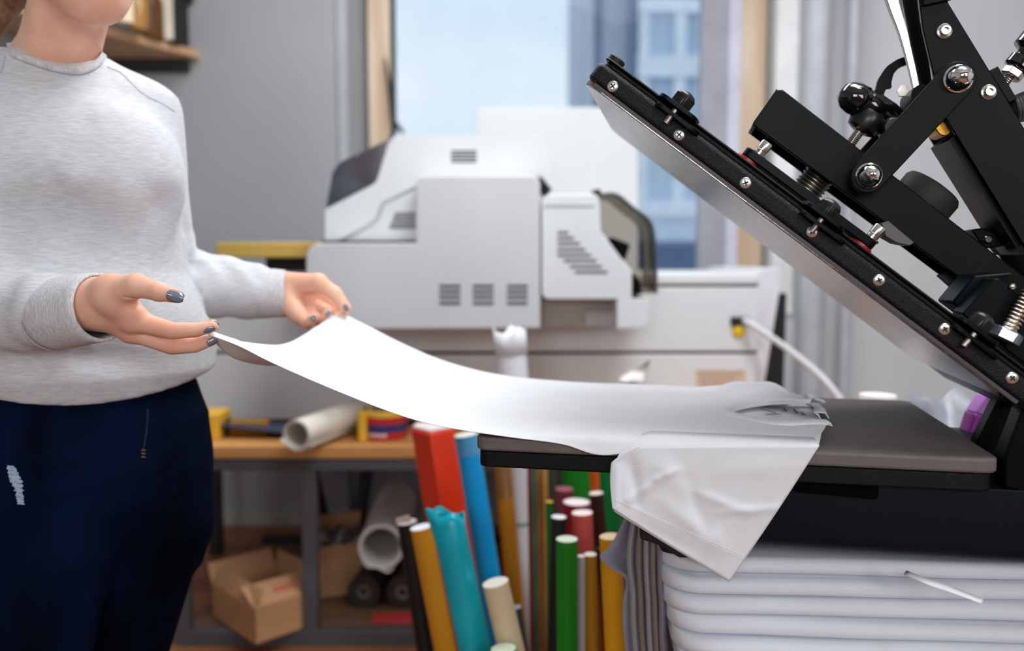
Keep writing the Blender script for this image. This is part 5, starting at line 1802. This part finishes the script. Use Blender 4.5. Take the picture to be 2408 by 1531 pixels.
# ---- far hand: palm towards the viewer, fingers curled onto the hem corner
def hand_far(p):
    W = wrist_f
    # the cupped palm, a plate lying back from the two ridges
    d = None
    for q, r0, r1 in ((P(752, 684, 1.532), 0.020, 0.0155), (P(748, 708, 1.530), 0.020, 0.0150), (P(732, 728, 1.518), 0.021, 0.0145), (P(714, 738, 1.498), 0.021, 0.0150)):
        e = rcone(p, W + np.array([0.006, 0.004, 0]), q, r0, r1)
        d = e if d is None else smin(d, e, 0.012)
    # heel of the hand and the little finger curled towards the viewer
    e = rcone(p, P(668, 700, 1.492), P(704, 742, 1.474), 0.0225, 0.0160)
    d = smin(d, e, 0.012)
    fing = [([P(706, 742, 1.472), P(722, 759, 1.460), P(731, 757, 1.452), P(736, 749, 1.448)], (0.0130, 0.0108, 0.0094, 0.0080)),
            ([P(726, 738, 1.496), P(750, 754, 1.474), P(762, 750, 1.466), P(770, 738, 1.462)], (0.0130, 0.0108, 0.0092, 0.0078)),
            ([P(742, 722, 1.520), P(774, 736, 1.502), P(786, 742, 1.490), P(790, 740, 1.484)], (0.0135, 0.0108, 0.0092, 0.0075)),
            ([P(752, 696, 1.530), P(788, 716, 1.522), P(802, 728, 1.512), P(810, 738, 1.502)], (0.0130, 0.0105, 0.0090, 0.0072))]
    for ch, rs in fing:
        d = smin(d, chain(p, ch, rs), 0.0045)
    # ball of the thumb along the top and the thumb reaching the hem corner
    th = [P(676, 668, 1.498), P(748, 664, 1.486), P(788, 690, 1.485), P(814, 724, 1.486)]
    e = smin(rcone(p, th[0], th[1], 0.0215, 0.0152), rcone(p, th[1], th[2], 0.0145, 0.0118), 0.008)
    e = smin(e, rcone(p, th[2], th[3], 0.0116, 0.0092), 0.005)
    d = smin(d, e, 0.010)
    return smin(d, rcone(p, mid(W, elb_f, 0.5), W, 0.034, 0.027), 0.02)


lo, hi = bounds([wrist_f, mid(wrist_f, elb_f, 0.45), P(830, 640, 1.55), P(825, 780, 1.43)], 0.03)
hf_ = nets(hand_far, lo, hi, 0.0017)

# ---- head, neck and shoulders
hy, hp_ = math.radians(40), math.radians(24)
hfw = np.array([math.sin(hy) * math.cos(hp_), -math.cos(hy) * math.cos(hp_), -math.sin(hp_)])
hl = np.array([math.cos(hy), math.sin(hy), 0])
hu = np.cross(hl, -hfw) if np.cross(hl, -hfw)[2] > 0 else np.cross(-hfw, hl)
chin = P(224, 34, 1.215)
HC = chin - hfw * 0.070 + hu * 0.108
HF = Frame(HC, hl, hfw, hu)
HA = np.array([hl, hfw, hu])
NB = P(106, 160, 1.345)
NT = HC - hu * 0.055 - hfw * 0.022


def head(p):
    d = ell(p, HF((0, -0.018, 0.03)), HA, (0.074, 0.092, 0.090))
    d = smin(d, ell(p, HF((0, 0.022, -0.035)), HA, (0.062, 0.068, 0.082)), 0.04)
    d = smin(d, ell(p, HF((0, 0.050, -0.092)), HA, (0.026, 0.024, 0.020)), 0.045)
    for s_ in (-1, 1):
        d = smin(d, rcone(p, HF((s_ * 0.056, -0.012, -0.058)), HF((s_ * 0.018, 0.050, -0.096)), 0.014, 0.015), 0.035)
        d = smin(d, ell(p, HF((s_ * 0.036, 0.062, -0.024)), HA, (0.024, 0.018, 0.018)), 0.02)
        ey = ell(p, HF((s_ * 0.031, 0.092, 0.006)), HA, (0.019, 0.014, 0.011))
        d = -smin(-d, ey, 0.012)
        d = smin(d, ell(p, HF((s_ * 0.031, 0.070, 0.004)), HA, (0.015, 0.012, 0.010)), 0.004)
        d = smin(d, ell(p, HF((s_ * 0.072, -0.012, -0.012)), HA, (0.008, 0.018, 0.030)), 0.008)
    d = smin(d, rcone(p, HF((0, 0.082, 0.008)), HF((0, 0.102, -0.028)), 0.007, 0.0105), 0.012)
    for s_ in (-1, 1):
        d = smin(d, ell(p, HF((s_ * 0.010, 0.092, -0.031)), HA, (0.008, 0.010, 0.007)), 0.008)
    d = smin(d, ell(p, HF((0, 0.082, -0.054)), HA, (0.022, 0.010, 0.006)), 0.007)
    d = smin(d, ell(p, HF((0, 0.079, -0.067)), HA, (0.019, 0.010, 0.007)), 0.007)
    d = np.maximum(d, -ell(p, HF((0, 0.092, -0.0605)), HA, (0.020, 0.006, 0.0015)))
    # neck and shoulder slope
    nk = rcone(p, NB - np.array([0, 0, 0.05]), NT, 0.058, 0.052)
    nk = smin(nk, rcone(p, NB - np.array([0, 0, 0.03]), NB - lv * 0.095 - np.array([0, 0, 0.052]), 0.050, 0.038), 0.055)
    nk = smin(nk, rcone(p, NB - np.array([0, 0, 0.03]), NB + lv * 0.10 - np.array([0, 0, 0.068]), 0.042, 0.034), 0.05)
    for s_ in (-1, 1):
        nk = smin(nk, rcone(p, NT + hl * s_ * 0.045 + hu * 0.01, NB + fv * 0.055 + lv * s_ * 0.012 - np.array([0, 0, 0.045]), 0.010, 0.009), 0.022)
    d = smin(d, nk, 0.028)
    chest = rcone(p, NB - np.array([0, 0, 0.12]), NB - np.array([0, 0, 0.35]), 0.075, 0.09)
    return smin(d, chest, 0.05)


lo, hi = bounds([HC + 0.13, HC - 0.13, NB - lv * 0.2, NB + lv * 0.2, NB - np.array([0, 0, 0.40])], 0.03)
hd = nets(head, lo, hi, 0.0034)

hipc = P(228, 985, 1.345)
hip_z = hipc[2]
thn0, thn1, kn_n = P(118, 1100, 1.29), P(108, 1290, 1.27), P(94, 1540, 1.25)
thf0, thf1, kn_f = P(346, 1090, 1.40), P(346, 1240, 1.40), P(286, 1545, 1.40)
an_n = np.array([kn_n[0] - 0.03, kn_n[1] + 0.03, 0.09])
an_f = np.array([kn_f[0] - 0.03, kn_f[1] + 0.04, 0.09])


def core(p):
    d = chain(p, [NB - np.array([0, 0, 0.3]), hipc, hipc - np.array([0, 0, 0.1])], (0.08, 0.09, 0.09))
    for a, b_, c_ in ((thn0, kn_n, an_n), (thf0, kn_f, an_f)):
        d = smin(d, chain(p, [a, b_, c_], (0.065, 0.046, 0.03)), 0.05)
    for a, e, w in ((sh_n, elb_n, mid(elb_n, wrist_n, 0.6)), (sh_f, elb_f, mid(elb_f, wrist_f, 0.6))):
        d = smin(d, chain(p, [NB - np.array([0, 0, 0.14]), a - np.array([0, 0, 0.012]), e, w], (0.04, 0.036, 0.034, 0.03)), 0.03)
    return d


lo, hi = bounds([sh_n, elb_n, wrist_n, sh_f, elb_f, wrist_f, an_n, an_f, NB], 0.1)
lo[2] = 0.06
cr_ = nets(core, lo, hi, 0.011)
woman = body_mesh('person', [hd, hn, hf_, cr_], M_SKIN)
tag(woman, 'woman in pale grey sweatshirt and dark jeans, holding up the white shirt hem', 'person')


# ---- sweatshirt
def sect(p, rows_):
    rows_ = np.array(rows_, np.float32)
    z = p[:, 2]
    f = [np.interp(z, rows_[:, 0], rows_[:, k]) for k in range(1, 5)]
    dx, dy = p[:, 0] - f[0], p[:, 1] - f[1]
    u, v = dx * lv[0] + dy * lv[1], dx * fv[0] + dy * fv[1]
    return (np.sqrt((u / f[2]) ** 2 + (v / f[3]) ** 2) - 1) * np.minimum(f[2], f[3])


def rowpx(px, py, Y, a, b_):
    c = P(px, py, Y)
    return (c[2], c[0], c[1], a, b_)


TORSO = sorted([rowpx(128, 118, 1.34, 0.060, 0.050), rowpx(122, 160, 1.34, 0.120, 0.082), rowpx(116, 210, 1.34, 0.168, 0.098), rowpx(116, 280, 1.34, 0.180, 0.110), rowpx(124, 400, 1.33, 0.178, 0.125),
                rowpx(144, 520, 1.33, 0.172, 0.128), rowpx(170, 640, 1.33, 0.168, 0.130), rowpx(205, 740, 1.335, 0.176, 0.136), rowpx(222, 800, 1.34, 0.183, 0.140), rowpx(226, 870, 1.34, 0.180, 0.136), rowpx(226, 920, 1.345, 0.168, 0.124), rowpx(226, 990, 1.345, 0.160, 0.118)])
RIDGE = []


def rg(p0, p1, w, amp):
    RIDGE.append((np.array(p0, np.float32), np.array(p1, np.float32), w, amp))


rg(P(300, 640, 1.2), P(420, 480, 1.28), 0.020, 0.006)
rg(P(200, 600, 1.2), P(170, 430, 1.2), 0.018, -0.005)
rg(P(60, 640, 1.17), P(210, 560, 1.2), 0.022, 0.007)
rg(P(330, 690, 1.2), P(445, 700, 1.28), 0.018, 0.005)
rg(P(210, 190, 1.24), P(195, 280, 1.22), 0.014, 0.003)
rg(P(60, 180, 1.2), P(110, 260, 1.2), 0.016, 0.003)
rg(P(150, 850, 1.2), P(420, 830, 1.24), 0.016, 0.004)
rg(P(300, 250, 1.28), P(400, 300, 1.34), 0.014, 0.003)


def sweater(p):
    d = sect(p, TORSO)
    A_ = np.array([lv, fv, [0, 0, 1]])
    for s_, ln in ((-1, (100, 400)), (1, (280, 405))):
        d = smin(d, ell(p, P(ln[0], ln[1], 1.285), A_, (0.088, 0.064, 0.092)), 0.07)
    d = -smin(-d, ell(p, P(165, 556, 1.182), A_, (0.072, 0.058, 0.062)), 0.045)
    d = -smin(-d, rcone(p, P(405, 510, 1.262), P(325, 645, 1.195), 0.024, 0.036), 0.05)
    d = -smin(-d, ell(p, P(18, 560, 1.165), A_, (0.042, 0.048, 0.062)), 0.035)
    # near arm
    e = smin(rcone(p, sh_n, elb_n, 0.066, 0.060), rcone(p, elb_n, mid(elb_n, wrist_n, 0.66), 0.060, 0.0515), 0.03)
    d = smin(d, e, 0.022)
    # far arm
    d = smin(d, rcone(p, sh_f, elb_f, 0.058, 0.054), 0.03)
    e = smin(rcone(p, elb_f, mid(elb_f, wrist_f, 0.76), 0.055, 0.047), rcone(p, P(478, 655, 1.48), P(560, 680, 1.49), 0.044, 0.046), 0.02)
    d = smin(d, e, 0.004)
    for a, b_, w, amp in RIDGE:
        pa, ba = p - a, b_ - a
        t = np.clip(pa @ ba / (ba @ ba), 0, 1)
        q = pa - t[:, None] * ba
        d = d + amp * np.exp(-(np.sum(q * q, 1)) / (w * w))
    # folds round the sleeves
    for o_, ax_, k_, am, L_ in ((mid(elb_n, wrist_n, 0.45), nrm(wrist_n - elb_n), 95.0, 0.0022, 0.11), (mid(elb_f, wrist_f, 0.4), nrm(wrist_f - elb_f), 105.0, 0.003, 0.09), (elb_f, nrm(sh_f - elb_f), 70.0, 0.002, 0.1)):
        q = p - np.asarray(o_, np.float32)
        t = q @ ax_.astype(np.float32)
        rad = np.linalg.norm(q - t[:, None] * ax_, axis=1)
        d = d + am * np.sin(t * k_ + 2.5 * np.sin(q[:, 1] * 40 + q[:, 2] * 30)) * np.exp(-(t / L_) ** 2) * (rad < 0.09)
    d = d + 0.0012 * np.sin(p[:, 0] * 38 + 2 * np.sin(p[:, 2] * 21)) * np.sin(p[:, 2] * 26 + p[:, 1] * 30)
    # hem plane, a little higher on her left
    q = p - P(226, 955, 1.22)
    ql = q @ lv.astype(np.float32)
    hz_ = -(q[:, 2] - 0.9 * np.minimum(ql * ql, 0.06) - 0.03 * ql)
    d = np.maximum(d, hz_)
    # neck opening
    d = np.maximum(d, -rcone(p, NB + np.array([0.006, -0.01, 0.06]), NB + np.array([0.0, -0.012, -0.035]), 0.064, 0.058))
    return d


lo, hi = bounds([sh_n, elb_n, wrist_n, sh_f, elb_f, wrist_f, P(226, 960, 1.345), NB], 0.12)
lo[0], hi[2] = min(lo[0], -0.98), NB[2] + 0.09
sw = nets(sweater, lo, hi, 0.0052)
sws = body_mesh('sweatshirt', [sw], M_KNIT, woman)
sm = sws.modifiers.new('smooth', 'SMOOTH')
sm.factor, sm.iterations = 0.5, 3


def ribband(name, c0, c1, r0, r1, thick, n=40, tilt=None, parent=None, bulge=0.0, up=(0, 0, 1)):
    """a knitted cuff: an open band from c0 to c1"""
    ax = nrm(c1 - c0)
    u = nrm(np.cross(ax, up))
    w = np.cross(u, ax)
    G = []
    for i in range(9):
        f = i / 8
        c = c0 + (c1 - c0) * f
        r = r0 + (r1 - r0) * f + bulge * math.sin(PI * f)
        row = []
        for k in range(n):
            t = 2 * PI * k / n
            off = ax * (tilt * math.cos(t - 0.3)) if tilt else 0
            row.append(c + off + (u * math.cos(t) + w * math.sin(t)) * r * (1 + 0.012 * math.sin(3 * t + 5 * f)))
        G.append(row)
    return obj(name, MB().grid(G, True), M_RIB, parent or sws, solid=thick, ang=180)


axn = nrm(wrist_n - elb_n)
ribband('cuff', P(128, 738, 1.15), P(240, 722, 1.108), 0.0470, 0.0430, 0.004, bulge=0.001)
for c_, r_ in ((P(128, 738, 1.15), 0.0492), (P(586, 691, 1.488), 0.0436)):
    ax_ = axn if c_[0] < -0.55 else nrm(wrist_f - elb_f)
    u_ = nrm(np.cross(ax_, (0, 0, 1)))
    w_ = np.cross(u_, ax_)
    obj('cuff_seam', MB().tube([c_ + (u_ * math.cos(t) + w_ * math.sin(t)) * r_ for t in np.linspace(0, 2 * PI, 41)], 0.0011, 6), mat('heather_seam', (182, 184, 190), 0.9), sws)
ribband('cuff', P(586, 691, 1.488), P(672, 690, 1.50), 0.0415, 0.0395, 0.004, bulge=0.001)
# hem rib follows the lower edge
# jeans
JEANS = sorted([rowpx(226, 900, 1.345, 0.150, 0.112), rowpx(228, 985, 1.345, 0.168, 0.122), rowpx(228, 1080, 1.345, 0.158, 0.126), rowpx(224, 1160, 1.345, 0.156, 0.118), rowpx(226, 1260, 1.345, 0.165, 0.085), rowpx(222, 1340, 1.345, 0.13, 0.05)])
RIDGE2 = [(P(360, 1120, 1.3), P(490, 1050, 1.33), 0.012, 0.004), (P(340, 1160, 1.3), P(480, 1110, 1.33), 0.010, 0.004), (P(330, 1190, 1.3), P(480, 1160, 1.33), 0.010, 0.003), (P(80, 1130, 1.2), P(260, 1100, 1.22), 0.012, 0.003),
          (P(120, 1200, 1.2), P(270, 1150, 1.22), 0.012, 0.003), (P(350, 960, 1.2), P(335, 1090, 1.2), 0.006, 0.002)]


def jeans(p):
    d = np.maximum(sect(p, JEANS), JEANS[0][0] - p[:, 2])
    d = np.maximum(d, p[:, 2] - JEANS[-1][0])
    legs = None
    for a, m_, k_, an in ((thn0, thn1, kn_n, an_n), (thf0, thf1, kn_f, an_f)):
        e = chain(p, [a, m_, k_, an], (0.098, 0.094, 0.073, 0.046))
        legs = e if legs is None else smin(legs, e, 0.008)
    d = smin(d, legs, 0.048)
    for a, b_, w, amp in RIDGE2:
        a, b_ = a.astype(np.float32), b_.astype(np.float32)
        pa, ba = p - a, b_ - a
        t = np.clip(pa @ ba / (ba @ ba), 0, 1)
        q = pa - t[:, None] * ba
        d = d + amp * np.exp(-(np.sum(q * q, 1)) / (w * w))
    return np.maximum(d, 0.075 - p[:, 2])


lo, hi = bounds([an_n, an_f, thn0, thf0, P(226, 890, 1.345)], 0.14)
lo[2] = 0.05
lo[0] -= 0.08
hi[0] += 0.06
jn = nets(jeans, lo, hi, 0.0065)
jns = body_mesh('jeans', [jn], M_DENIM, woman)
for an, kn in ((an_n, kn_n), (an_f, kn_f)):
    mb = MB()
    G = []
    for i in range(14):
        f = i / 13
        w_ = 0.036 * math.sin(PI * min(0.98, f * 0.9 + 0.08)) ** 0.5
        h_ = 0.075 * (1 - f) ** 0.7 + 0.035
        c = an + fv * (-0.05 + 0.24 * f)
        row = []
        for k in range(14):
            t = 2 * PI * k / 14
            row.append((c[0] + lv[0] * w_ * math.cos(t), c[1] + lv[1] * w_ * math.cos(t), max(0.0, h_ * 0.5 + h_ * 0.56 * math.sin(t))))
        G.append(row)
    mb.grid(G, True)
    mb.f += [tuple(range(13, -1, -1)), tuple(13 * 14 + k for k in range(14))]
    mb.m += [0, 0]
    obj('shoe', mb, mat('white_canvas_shoe', (220, 218, 214), 0.7), woman)
# worn patch on the jeans: pale threads on the thigh
dg = bpy.context.evaluated_depsgraph_get()


def onto(ob, px, py, lift):
    o_ = origin(ob)
    d_ = ray(px, py)
    ok, loc, nn, _ = ob.ray_cast(Vector(CAM - o_), Vector(d_))
    if not ok:
        return None, None
    n_ = np.array(nn)
    return np.array(loc) + o_ + n_ * lift, n_


bpy.context.view_layer.update()
# neck rib: outer edge on the sweatshirt, inner edge on the neck, closed round the back
po = spline([(-60, 100), (0, 122), (60, 147), (120, 167), (170, 176), (206, 172), (236, 153), (250, 130)], 40)
pi_ = spline([(-46, 80), (0, 97), (50, 121), (100, 140), (150, 150), (195, 149), (222, 137), (237, 118)], 40)
G = []
for a, c in zip(po, pi_):
    o1, n1 = onto(sws, a[0], a[1], 0.002)
    o2, n2 = onto(woman, c[0], c[1], 0.004)
    if o1 is None or o2 is None:
        continue
    if np.linalg.norm(o2 - o1) > 0.06:
        o2 = o1 + nrm(o2 - o1) * 0.04
    m_ = (o1 + o2) / 2 + nrm(CAM - o1) * 0.006
    G.append([o1 - nrm(CAM - o1) * 0.004, o1, o1 * 0.7 + m_ * 0.3 + nrm(CAM - o1) * 0.002, m_, o2 * 0.7 + m_ * 0.3 + nrm(CAM - o1) * 0.002, o2, o2 - nrm(CAM - o1) * 0.006])
if len(G) > 8:
    A_, B_ = [np.array(q) for q in G[0]], [np.array(q) for q in G[-1]]
    for k in range(1, 14):
        f = k / 14
        back = -fv * 0.10 * math.sin(PI * f) + np.array([0, 0, 0.03]) * math.sin(PI * f)
        G.append([B_[j] * (1 - f) + A_[j] * f + back for j in range(7)])
    G.append(G[0])
    obj('neck_rib', MB().grid(G), M_RIB, sws, solid=0.0025, ang=180)
mb = MB()
shape = [(26, 1096, 9), (30, 1106, 12), (34, 1118, 13), (38, 1128, 15), (42, 1140, 14), (45, 1152, 12), (47, 1164, 10), (48, 1174, 8), (50, 1184, 8)]
for k in range(44):
    f = k / 43 * (len(shape) - 1)
    i0 = min(int(f), len(shape) - 2)
    u_ = f - i0
    xc, yc_, w_ = [shape[i0][q] * (1 - u_) + shape[i0 + 1][q] * u_ for q in range(3)]
    w_ *= random.uniform(0.6, 1.05)
    pts = []
    for j in range(4):
        q, n_ = onto(jns, xc - w_ + 2 * w_ * j / 3, yc_ + random.uniform(-1.2, 1.2) + 2 * j / 3, 0.0008)
        if q is not None:
            pts.append(q)
    if len(pts) == 4:
        mb.tube(pts, 0.0008, 5)
if mb.v:
    ob_ = obj('worn_threads', mb, mat('pale_worn_threads', (168, 186, 208), 0.9, var=0.15, vscale=(300, 300, 300)), jns)
    ob_['kind'] = 'stuff'
pts = []
for y in np.linspace(962, 1065, 12):
    x = 347 - 12 * ((y - 962) / 103) ** 2
    q, n_ = onto(jns, x, y, 0.0006)
    if q is not None:
        pts.append(q)
if len(pts) > 3:
    obj('fly_seam', MB().tube(pts, 0.0013, 6), mat('denim_seam', (8, 19, 40), 0.8), jns)
mb = MB()
for y in (1058, 1066, 1074):
    p0, p1 = onto(jns, 332, y, 0.001)[0], onto(jns, 341, y + 1, 0.001)[0]
    if p0 is not None and p1 is not None:
        mb.tube([p0, p1], 0.0008, 5)
if mb.v:
    obj('bar_tack', mb, mat('copper_thread', (122, 92, 78), 0.7), jns)
# raglan seam on the sweatshirt
for line in (((252, 158), (285, 172), (318, 205), (345, 226), (382, 244), (410, 262)), ((12, 132), (8, 152), (2, 172))):
    pts = []
    for q in spline(line, 18):
        r_, n_ = onto(sws, q[0], q[1], 0.0002)
        if r_ is not None:
            pts.append(r_)
    if len(pts) > 3:
        obj('raglan_seam', MB().tube(pts, 0.0011, 6), mat('heather_seam', (182, 184, 190), 0.9), sws)
# necklace
pts = []
for q in spline([(13, 22), (16, 45), (25, 66), (40, 92), (66, 122), (80, 140)], 30):
    r_, n_ = onto(woman, q[0], q[1], 0.0008)
    if r_ is not None:
        pts.append(r_)
if len(pts) > 4:
    obj('necklace', MB().tube(pts, 0.00042, 5), mat('silver_chain', (236, 228, 216), 0.35, metal=0.3), woman)
pts = []
for q in spline([(222, 90), (231, 100), (238, 114), (240, 124)], 10):
    r_, n_ = onto(woman, q[0], q[1], 0.0008)
    if r_ is not None:
        pts.append(r_)
if len(pts) > 3:
    obj('necklace', MB().tube(pts, 0.00042, 5), MATS['silver_chain'], woman)


# hair: cap over the skull and a low bun
def hair(p):
    d = ell(p, HF((0, -0.024, 0.034)), HA, (0.083, 0.098, 0.096))
    d = np.maximum(d, -ell(p, HF((0, 0.095, -0.02)), HA, (0.075, 0.105, 0.085)))
    d = np.maximum(d, -(HF.inv(HF.o)[0] * 0 + ((p - np.asarray(HF((0, -0.05, -0.052)), np.float32)) @ np.asarray(hu, np.float32))) * 1.0)
    d = smin(d, ell(p, HF((-0.02, -0.115, -0.035)), HA, (0.042, 0.036, 0.045)), 0.03)
    d = smin(d, chain(p, [HF((-0.03, -0.10, -0.04)), P(20, -20, 1.40), P(-30, 60, 1.42), P(-60, 200, 1.44)], (0.035, 0.03, 0.024, 0.012)), 0.02)
    return d + 0.0012 * np.sin(((p - HC) @ hl) * 260)


lo, hi = bounds([HC - 0.15, HC + 0.15, P(-70, 210, 1.46)], 0.03)
body_mesh('hair', [nets(hair, lo, hi, 0.005)], M_HAIR, woman)
for s_ in (-1, 1):
    obj('eye', MB().ball(HF((s_ * 0.031, 0.0700, 0.003)), [hl * 0.0115, hfw * 0.0115, hu * 0.0115]), mat('eye_white', (236, 232, 228), 0.15), woman)
    obj('iris', MB().ball(HF((s_ * 0.031, 0.0785, -0.001)), [hl * 0.0052, hfw * 0.0034, hu * 0.0050]), mat('brown_iris', (70, 46, 30), 0.15), woman)
    obj('eyelid', MB().ball(HF((s_ * 0.031, 0.0692, 0.0062)), [hl * 0.0132, hfw * 0.0132, hu * 0.0100]), M_SKIN, woman)
    obj('lower_eyelid', MB().ball(HF((s_ * 0.031, 0.0690, -0.0052)), [hl * 0.0128, hfw * 0.0126, hu * 0.0062]), M_SKIN, woman)
    bpts = [HF((s_ * (0.014 + 0.034 * k / 5), 0.088 - 0.010 * (k / 5) ** 2, 0.022 + 0.005 * math.sin(PI * k / 5))) for k in range(6)]
    obj('eyebrow', MB().tube(bpts, 0.0022, 6), M_HAIR, woman)
obj('lips', MB().ball(HF((0, 0.0865, -0.060)), [hl * 0.0225, hfw * 0.0075, hu * 0.0095]), mat('rose_lips', (186, 104, 98), 0.4), woman)


# nails
def nail(c, ax, wv, L_, w_, nm='fingernail'):
    ax = nrm(ax)
    wv = nrm(wv - ax * (wv @ ax))
    nn = np.cross(ax, wv)
    G = []
    for i in range(11):
        row = []
        f = math.sin((-1 + 2 * i / 10) * PI / 2)
        ww = w_ * (1 - 0.5 * abs(f) ** 3.5)
        for k in range(9):
            t = -1 + 2 * k / 8
            row.append(c + ax * f * L_ + wv * t * ww + nn * (-(t * t) * w_ * 0.42 - 0.0006 * (abs(f) ** 4)))
        G.append(row)
    return obj(nm, MB().grid(G), M_NAIL, woman, solid=0.0009, ang=180)


VW = np.array([0, -1.0, 0])
# thumb nail faces the viewer
c = P(413, 696, 1.0375)
ax = P(430, 701, 1.042) - P(392, 690, 1.037)
q, n_ = onto(woman, 412, 696, 0.0006)
if q is not None:
    c = q
nail(c, ax, np.array([0.25, -0.1, -1.0]) if np.cross(nrm(ax), np.array([0.25, -0.1, -1.0]))[1] < 0 else -np.array([0.25, -0.1, -1.0]), 0.0100, 0.0072)


def nail_at(px, py, tgt, ax, L_, w_):
    q, n_ = onto(woman, px, py, 0.0004)
    if q is None:
        return
    ax = nrm(ax - n_ * (ax @ n_))
    wv = np.cross(n_, ax)
    if np.cross(ax, wv) @ n_ < 0:
        wv = -wv
    nail(q, ax, wv, L_, w_)


nail_at(492, 776, None, P(505, 770, 1.08) - P(470, 780, 1.08), 0.0078, 0.0036)
nail_at(500, 803, None, P(505, 796, 1.09) - P(470, 808, 1.09), 0.0070, 0.0048)
nail_at(511, 759, None, P(514, 764, 1.1) - P(500, 750, 1.1), 0.0034, 0.0026)
nail_at(813, 724, None, P(818, 735, 1.5) - P(806, 708, 1.5), 0.0065, 0.0045)
nail_at(737, 748, None, P(741, 740, 1.44) - P(731, 758, 1.44), 0.0050, 0.0042)
nail_at(772, 738, None, P(774, 732, 1.46) - P(764, 746, 1.46), 0.0050, 0.0042)
